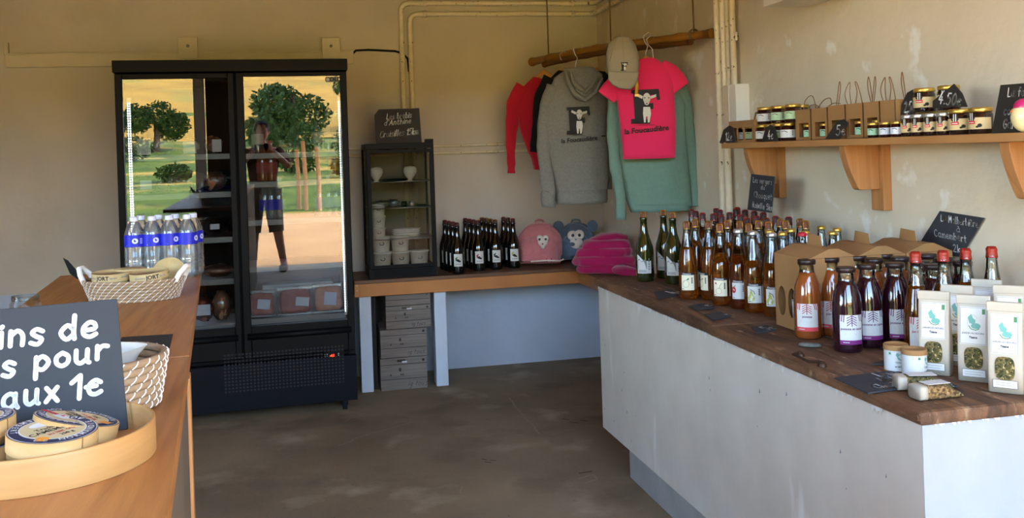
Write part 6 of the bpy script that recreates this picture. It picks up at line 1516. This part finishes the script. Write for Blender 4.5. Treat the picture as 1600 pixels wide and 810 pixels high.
# second basket with tissue
pb = G(176, 627, ZL); B2c = Vector((G(257, 570, ZL + .05).x - .115, G(257, 570, ZL + .05).y, ZL))
rr = .093
e1 = G(256, 575, ZL + .06); B2 = coil_basket('rope_basket', 'smaller round coiled basket with tissue behind the big slate sign', Vector((e1.x - rr * 1.13, e1.y + .0, ZL + .004)), rr, rr, .085, 1.14, 0, 7, 30, 1)
print('B2', B2.location)
mb = MB(); S = [(Vector((0, 0, z)), Vector((a, 0, 0)), Vector((0, a, 0))) for z, a in ((.012, .07), (.05, .076), (.075, .08), (.088, .084))]
t = thing('tissue_paper', 'crumpled pale tissue lining the round basket', 'tissue', B2.location + Vector((-.01, 0, .004)))
MB().loft(S, 'tissue', 40, p=2, caps=False, disp=lambda v: .022 * noise.noise(v * 24) - .006).build('tissue_sheet', t)
MB().box((.02, -.01, .06), (.07, .05, .05), 'white_cheese').build('wrapped_block', t, bevel=.008)
# slate mat under the round basket
flat_slate([(190, 527), (270, 522), (256, 580), (170, 585)], [], 'black slate mat with white specks lying on the counter', z=ZL, mat='slate_warm', name='slate_mat', th=.003)
mb = MB()
# glass jar behind the sign
pj = WY(40, 470, 2.55); t = thing('empty_jar', 'clear jar just showing above the big slate sign', 'jar', (pj.x, 2.55, ZL))
zj = WY(40, 462, 2.55).z - ZL; print('jar', zj)
MB().lathe([(0, 0), (.034, 0), (.036, .006), (.036, zj * .75), (.03, zj * .86), (.03, zj)], 'clear_glass', 24).build('jar_glass', t)
mb = MB()
for k in range(3): mb.tube([(.031 * math.cos(a), .031 * math.sin(a), zj * (.88 + .05 * k)) for a in [2 * PI * i / 24 for i in range(24)]], .0015, 'clear_glass', 6, None, True)
mb.build('screw_thread', t)
# water bottles
wproto = thing('water_bottle', 'x', 'bottle'); wr = .0325; wh = .215
MB().lathe([(0, .004), (.028, 0), (wr, .008), (wr, .04), (wr * .95, .045), (wr, .05), (wr, .065), (wr * .95, .07), (wr, .075), (wr, .145), (wr * .95, .16), (.022, .185), (.0125, .196), (.0125, .204)], 'pet', 22).build('plastic_body', wproto)
MB().lathe([(wr * 1.02, .112), (wr * 1.02, .152)], 'blue_label', 22).build('label', wproto)
mb = MB(); fn = cylmap(wr * 1.04, .132, -PI / 2 + .2); blob(mb, ell(.0, .0, .010, .009), fn, 'blue_white')
for k in range(4): line2(mb, [(.016, -.008 + k * .005), (.026, -.008 + k * .005)], .002, fn, 'blue_white')
line2(mb, [(-.03, -.015), (.03, -.015)], .003, fn, 'blue_white'); mb.build('label_print', wproto)
MB().lathe([(.014, .197), (.014, .21), (.012, .212), (0, .212)], 'blue_white', 16).build('cap', wproto)
first = True; WYv = G(256, 420, ZL).y
WYv = min(WYv, mid - 0 + 10)
for r_ in range(2):
    for k, px in enumerate((211, 239, 266, 294)):
        y = 3.44 + r_ * .068; x = WY(px, 400, 3.44).x + r_ * .012
        lb = f'clear water bottle with a blue label, {["front", "back"][r_]} row, {ORD[k]} from the left'
        if first: wproto.location = (x, y, ZL); wproto['label'] = lb; wproto['group'] = 'water bottles at the counter end'; first = False
        else: dup(wproto, (x, y, ZL), .3 * k, lb)
# bamboo tray
TC = Vector((-.54 * 0 + 0, 0, 0))
k_ = (H - ZL) / .565
tcx, tcy, TR = -.345, 1.375, .143
print('tray', tcx, tcy, TR)
t = thing('bamboo_tray', 'round bamboo steamer tray holding camembert boxes and the big slate sign', 'tray', (tcx, tcy, ZL + .0005))
rimh = .045
MB().lathe([(TR, 0), (TR, rimh), (TR * .965, rimh), (TR * .955, .008)], 'tray_ply', 72).build('bent_rim', t, bevel=.0015)
MB().lathe([(0, 0), (TR * .985, 0), (TR * .985, .006), (TR * .95, .009), (0, .009)], 'tray_in', 72, None, False).build('tray_floor', t)
# big slate sign
yS = 1.47; 
zfl = ZL + .0105
brc = G(200, 671, zfl); n0 = Vector((.12, -1, .18)).normalized()
Qs = [hit(x, y, brc, n0) for x, y in ((-70, 490), (183, 467), (200, 671), (-70, 705))]
lo = min(Qs[2].z, Qs[3].z); print('bigsign', Qs)
def toP(x, y): return hit(x, y, brc, n0)
sg = slate_sign('slate_sign', Qs, [], 'big slate sign with large white handwriting standing in the bamboo tray', 'slate_big', .006)
org = (Qs[3] + Qs[2]) / 2; mb = MB(); n1 = -n0 if n0.dot(EYE - Qs[0]) < 0 else n0
exs = (Qs[1] - Qs[0]).normalized(); dns = exs.cross(n1); dns = dns if dns.z < 0 else -dns
def wr_(txt, x, y, hpx, sx, rise=.0):
    P = toP(x, y); kpx = (toP(x, y - 100) - P).length / 100; h_ = hpx * kpx
    chalk(mb, txt, lambda a, b: P - org + exs * a - dns * b + n1 * .0008, 0, 0, h_, 7.2 * kpx, .05, 'chalk', sx, rise)
wr_('ins', -4, 544, 38, 1.25, .0); wr_('de', 92, 532, 36, 1.35, .0); wr_('s', 2, 590, 36, 1.25); wr_('pour', 53, 580, 34, 1.32, .08); wr_('aux', 3, 640, 36, 1.2, .06); wr_('1', 108, 625, 36, 1.7); wr_('€', 134, 618, 36, 1.4)
mb.build('chalk_writing', sg)
# camembert boxes in the tray
def camembert(label, r=.053, h=.030, ink='navy'):
    t = cheese_box(r, h, 'poplar', None, label, 'camembert_box', 'camembert boxes in the bamboo tray'); mb = MB(); z = h + .0004
    fn = lambda x, y: (x, y, z); f2 = lambda x, y: (x, y, z + .0004); f3 = lambda x, y: (x, y, z + .0008)
    mb.disc((0, 0, z), (0, 0, 1), r * .97, 'paper', 36); mb.disc((0, 0, z + .0003), (0, 0, 1), r * .95, ink, 36); mb.disc((0, 0, z + .0006), (0, 0, 1), r * .74, 'paper', 36); mb.disc((0, 0, z + .0009), (0, 0, 1), r * .71, 'label_cream', 36)
    f4 = lambda x, y: (x, y, z + .0013)
    blob(mb, ell(0, r * .42, r * .3, r * .16), f4, 'paper'); mb.disc((-r * .62, -r * .42, z + .0013), (0, 0, 1), r * .15, 'orange', 16)
    for i, tx in enumerate(['CAMEMBERT DE', 'NORMANDIE AOP', '']):
        for j, ch in enumerate('DE NORMANDIE AOP CAMEMBERT  '):
            if i: break
            a = PI + .5 + j * .21
            c_, s_ = math.cos(a + PI / 2), math.sin(a + PI / 2)
            if ch != ' ': put_text(mb, ch, r * .2, lambda x, y, c_=c_, s_=s_, a=a: f4(r * .84 * math.cos(a) + x * c_ - y * s_, r * .84 * math.sin(a) + x * s_ + y * c_), 'paper', .0002)
    for i, (tx, sz) in enumerate([('Tradition', .2), ('CAMEMBERT', .24), ('au lait cru', .18), ('250 g', .16)]): put_text(mb, tx, r * sz, lambda x, y, i=i: f4(x, r * (.12 - .2 * i) + y), 'print_red' if i == 2 else 'ink', .0002)
    blob(mb, [(r * .05, r * .5), (r * .62, r * .62), (r * .66, r * .5), (r * .12, r * .36)], lambda x, y: (x + r * .1, y, z + .0016), 'label_red')
    mb.build('round_label', t)
    mb = MB(); mb.bx((-.0006, -r - .0006, h * .33), (.0006, -r + .001, h), 'kraft_dark'); mb.build('lid_seam', t); return t
zt2 = ZL + .011
def cpos(px, py, z): p = G(px, py, z); return p

ca = camembert('camembert box with navy ring label, on top in the middle of the tray'); c1p = cpos(80, 671, ZL + .060); ca.location = (c1p.x, c1p.y, ZL + .030); ca.rotation_euler = (.10, 0, .9)
p = cpos(100, 668, ZL + .07); cb = dup(ca, (c1p.x + .012, c1p.y + .052, zt2 + .018), 2.2, 'camembert box with dark label leaning behind the top one'); cb.rotation_euler = (.25, -.06, 2.2)
cc = dup(ca, (-.422, 1.352, zt2 + .0305), 1.2, 'camembert box cut by the left edge of the picture')
cd = dup(ca, (-.418, 1.345, zt2 - .0005), 3.0, 'camembert box lying low at the left, almost hidden by the tray rim'); 
# small pale flower-like tag behind the sign edge
p = WY(192, 500, 1.75); t = MB().loft([(Vector((0, 0, -.02)), Vector((.006, 0, 0)), Vector((0, .006, 0))), (Vector((.004, 0, 0)), Vector((.012, 0, 0)), Vector((0, .01, 0))), (Vector((0, 0, .02)), Vector((.008, 0, 0)), Vector((0, .008, 0))), (Vector((0, 0, .035)), Vector((.002, 0, 0)), Vector((0, .002, 0)))], 'tissue', 14, disp=lambda v: .006 * noise.noise(v * 90))
# ------------------------------------------------------------------ the photographer (seen reflected in the right fridge door)
ph = thing('person', 'person photographing with both arms raised, reflected in the right fridge door', 'person', (.02, -.30, 0))
verts = [((0, 0, .92), .125), ((0, .0, 1.08), .115), ((0, .01, 1.25), .135), ((0, .01, 1.38), .11), ((0, .02, 1.47), .05), ((0, .04, 1.53), .05),
         ((-.09, 0, .88), .095), ((-.12, .02, .48), .062), ((-.14, -.01, .10), .042), ((-.15, .12, .03), .035),
         ((.09, 0, .88), .095), ((.14, .03, .48), .062), ((.20, -.01, .10), .042), ((.22, .12, .03), .035),
         ((-.17, .01, 1.37), .055), ((-.30, .07, 1.20), .043), ((-.10, .24, 1.40), .03),
         ((.17, .01, 1.37), .055), ((.30, .07, 1.20), .043), ((.10, .24, 1.40), .03)]
edges = [(0, 1), (1, 2), (2, 3), (3, 4), (4, 5), (0, 6), (6, 7), (7, 8), (8, 9), (0, 10), (10, 11), (11, 12), (12, 13), (3, 14), (14, 15), (15, 16), (3, 17), (17, 18), (18, 19)]
def skinned(name, V, E, m, parent, root=0, sub=2):
    me = bpy.data.meshes.new(name); me.from_pydata([v[0] for v in V], E, []); me.materials.append(MATS[m]); o = bpy.data.objects.new(name, me); COL.objects.link(o); o.parent = parent
    sk = o.modifiers.new('skin', 'SKIN'); me.skin_vertices or None
    if not me.skin_vertices:
        try: me.attributes.new('skin', 'FLOAT', 'POINT')
        except Exception: pass
    if me.skin_vertices:
        for i, v in enumerate(V): me.skin_vertices[0].data[i].radius = (v[1], v[1]); me.skin_vertices[0].data[i].use_root = (i == root)
    sk.use_smooth_shade = True; ss = o.modifiers.new('sub', 'SUBSURF'); ss.levels = sub; ss.render_levels = sub; return o
def tube_fig(name, V, E, m, parent): # continuous figure by metaball-free tubes
    return skinned(name, V, E, m, parent)
bd = tube_fig('body', verts, edges, 'skin', ph)
print('skinlayers', len(bd.data.skin_vertices))
hd_ = MB().sphere((0, .06, 1.62), (.075, .09, .115), 'skin', 24, 16).sphere((0, .155, 1.61), (.012, .018, .022), 'skin', 10, 8)
for s_ in (-1, 1): hd_.sphere((s_ * .078, .05, 1.61), (.01, .022, .032), 'skin', 10, 8).sphere((s_ * .03, .137, 1.64), (.011, .008, .008), 'paper', 10, 6).sphere((s_ * .03, .143, 1.64), (.005, .004, .005), 'hair', 8, 6)
hd_.sphere((0, .143, 1.565), (.024, .008, .007), 'apple_red', 10, 6); hd_.build('head', ph)
MB().sphere((0, .045, 1.645), (.085, .095, .105), 'hair', 22, 14, None, lambda v: .012 * noise.noise(v * 30)).build('hair', ph)
S = [(Vector((0, .0, .90)), Vector((.17, 0, 0)), Vector((0, .125, 0))), (Vector((0, .0, 1.06)), Vector((.155, 0, 0)), Vector((0, .115, 0))), (Vector((0, .01, 1.25)), Vector((.18, 0, 0)), Vector((0, .13, 0))), (Vector((0, .01, 1.38)), Vector((.19, 0, 0)), Vector((0, .10, 0))), (Vector((0, .02, 1.45)), Vector((.09, 0, 0)), Vector((0, .07, 0)))]
MB().loft([(Vector((0, .0, .78)), Vector((.19, 0, 0)), Vector((0, .125, 0))), (Vector((0, .0, .9)), Vector((.185, 0, 0)), Vector((0, .135, 0))), (Vector((0, .0, .99)), Vector((.165, 0, 0)), Vector((0, .12, 0)))], 'trousers', 28, p=2.3).build('shorts_waist', ph)
MB().loft(S, 'shirt', 32, p=2.2, disp=lambda v: .01 * noise.noise(v * 9)).build('shirt', ph)
for s_ in (-1, 1):
    MB().tube([(s_ * .15, .01, 1.40), (s_ * .22, .03, 1.32), (s_ * .28, .06, 1.24)], [.068, .065, .06], 'shirt', 16).build('shirt_sleeve', ph)
    MB().tube([(s_ * .09, 0, .95), (s_ * .11, .01, .7), (s_ * (.13), .025, .46)], [.115, .10, .085], 'trousers', 18).build('trouser_leg', ph)
    MB().sphere((s_ * .18 - .01 + (.02 if s_ > 0 else -0.0), .06, .035), (.05, .13, .045), 'shoe', 16, 10).build('shoe', ph)
    for k in range(4):
        z = 1.415 + k * .019; MB().tube([(s_ * .10, .245, z - .01), (s_ * .088, .268, z), (s_ * .075, .281, z + .002), (s_ * .06, .279 - .0, z)], [.009, .0085, .008, .007], 'skin', 8).build('finger', ph)
    MB().tube([(s_ * .10, .235, 1.40), (s_ * .08, .235, 1.42), (s_ * .055, .262, 1.43)], [.011, .010, .008], 'skin', 8).build('thumb', ph)
t = thing('smartphone', 'black phone held up by the photographer, reflected in the fridge door', 'phone', (.0, -.016, 1.447)); MB().box((0, -.004, 0), (.155, .008, .075), 'phone').build('phone_body', t, bevel=.002)
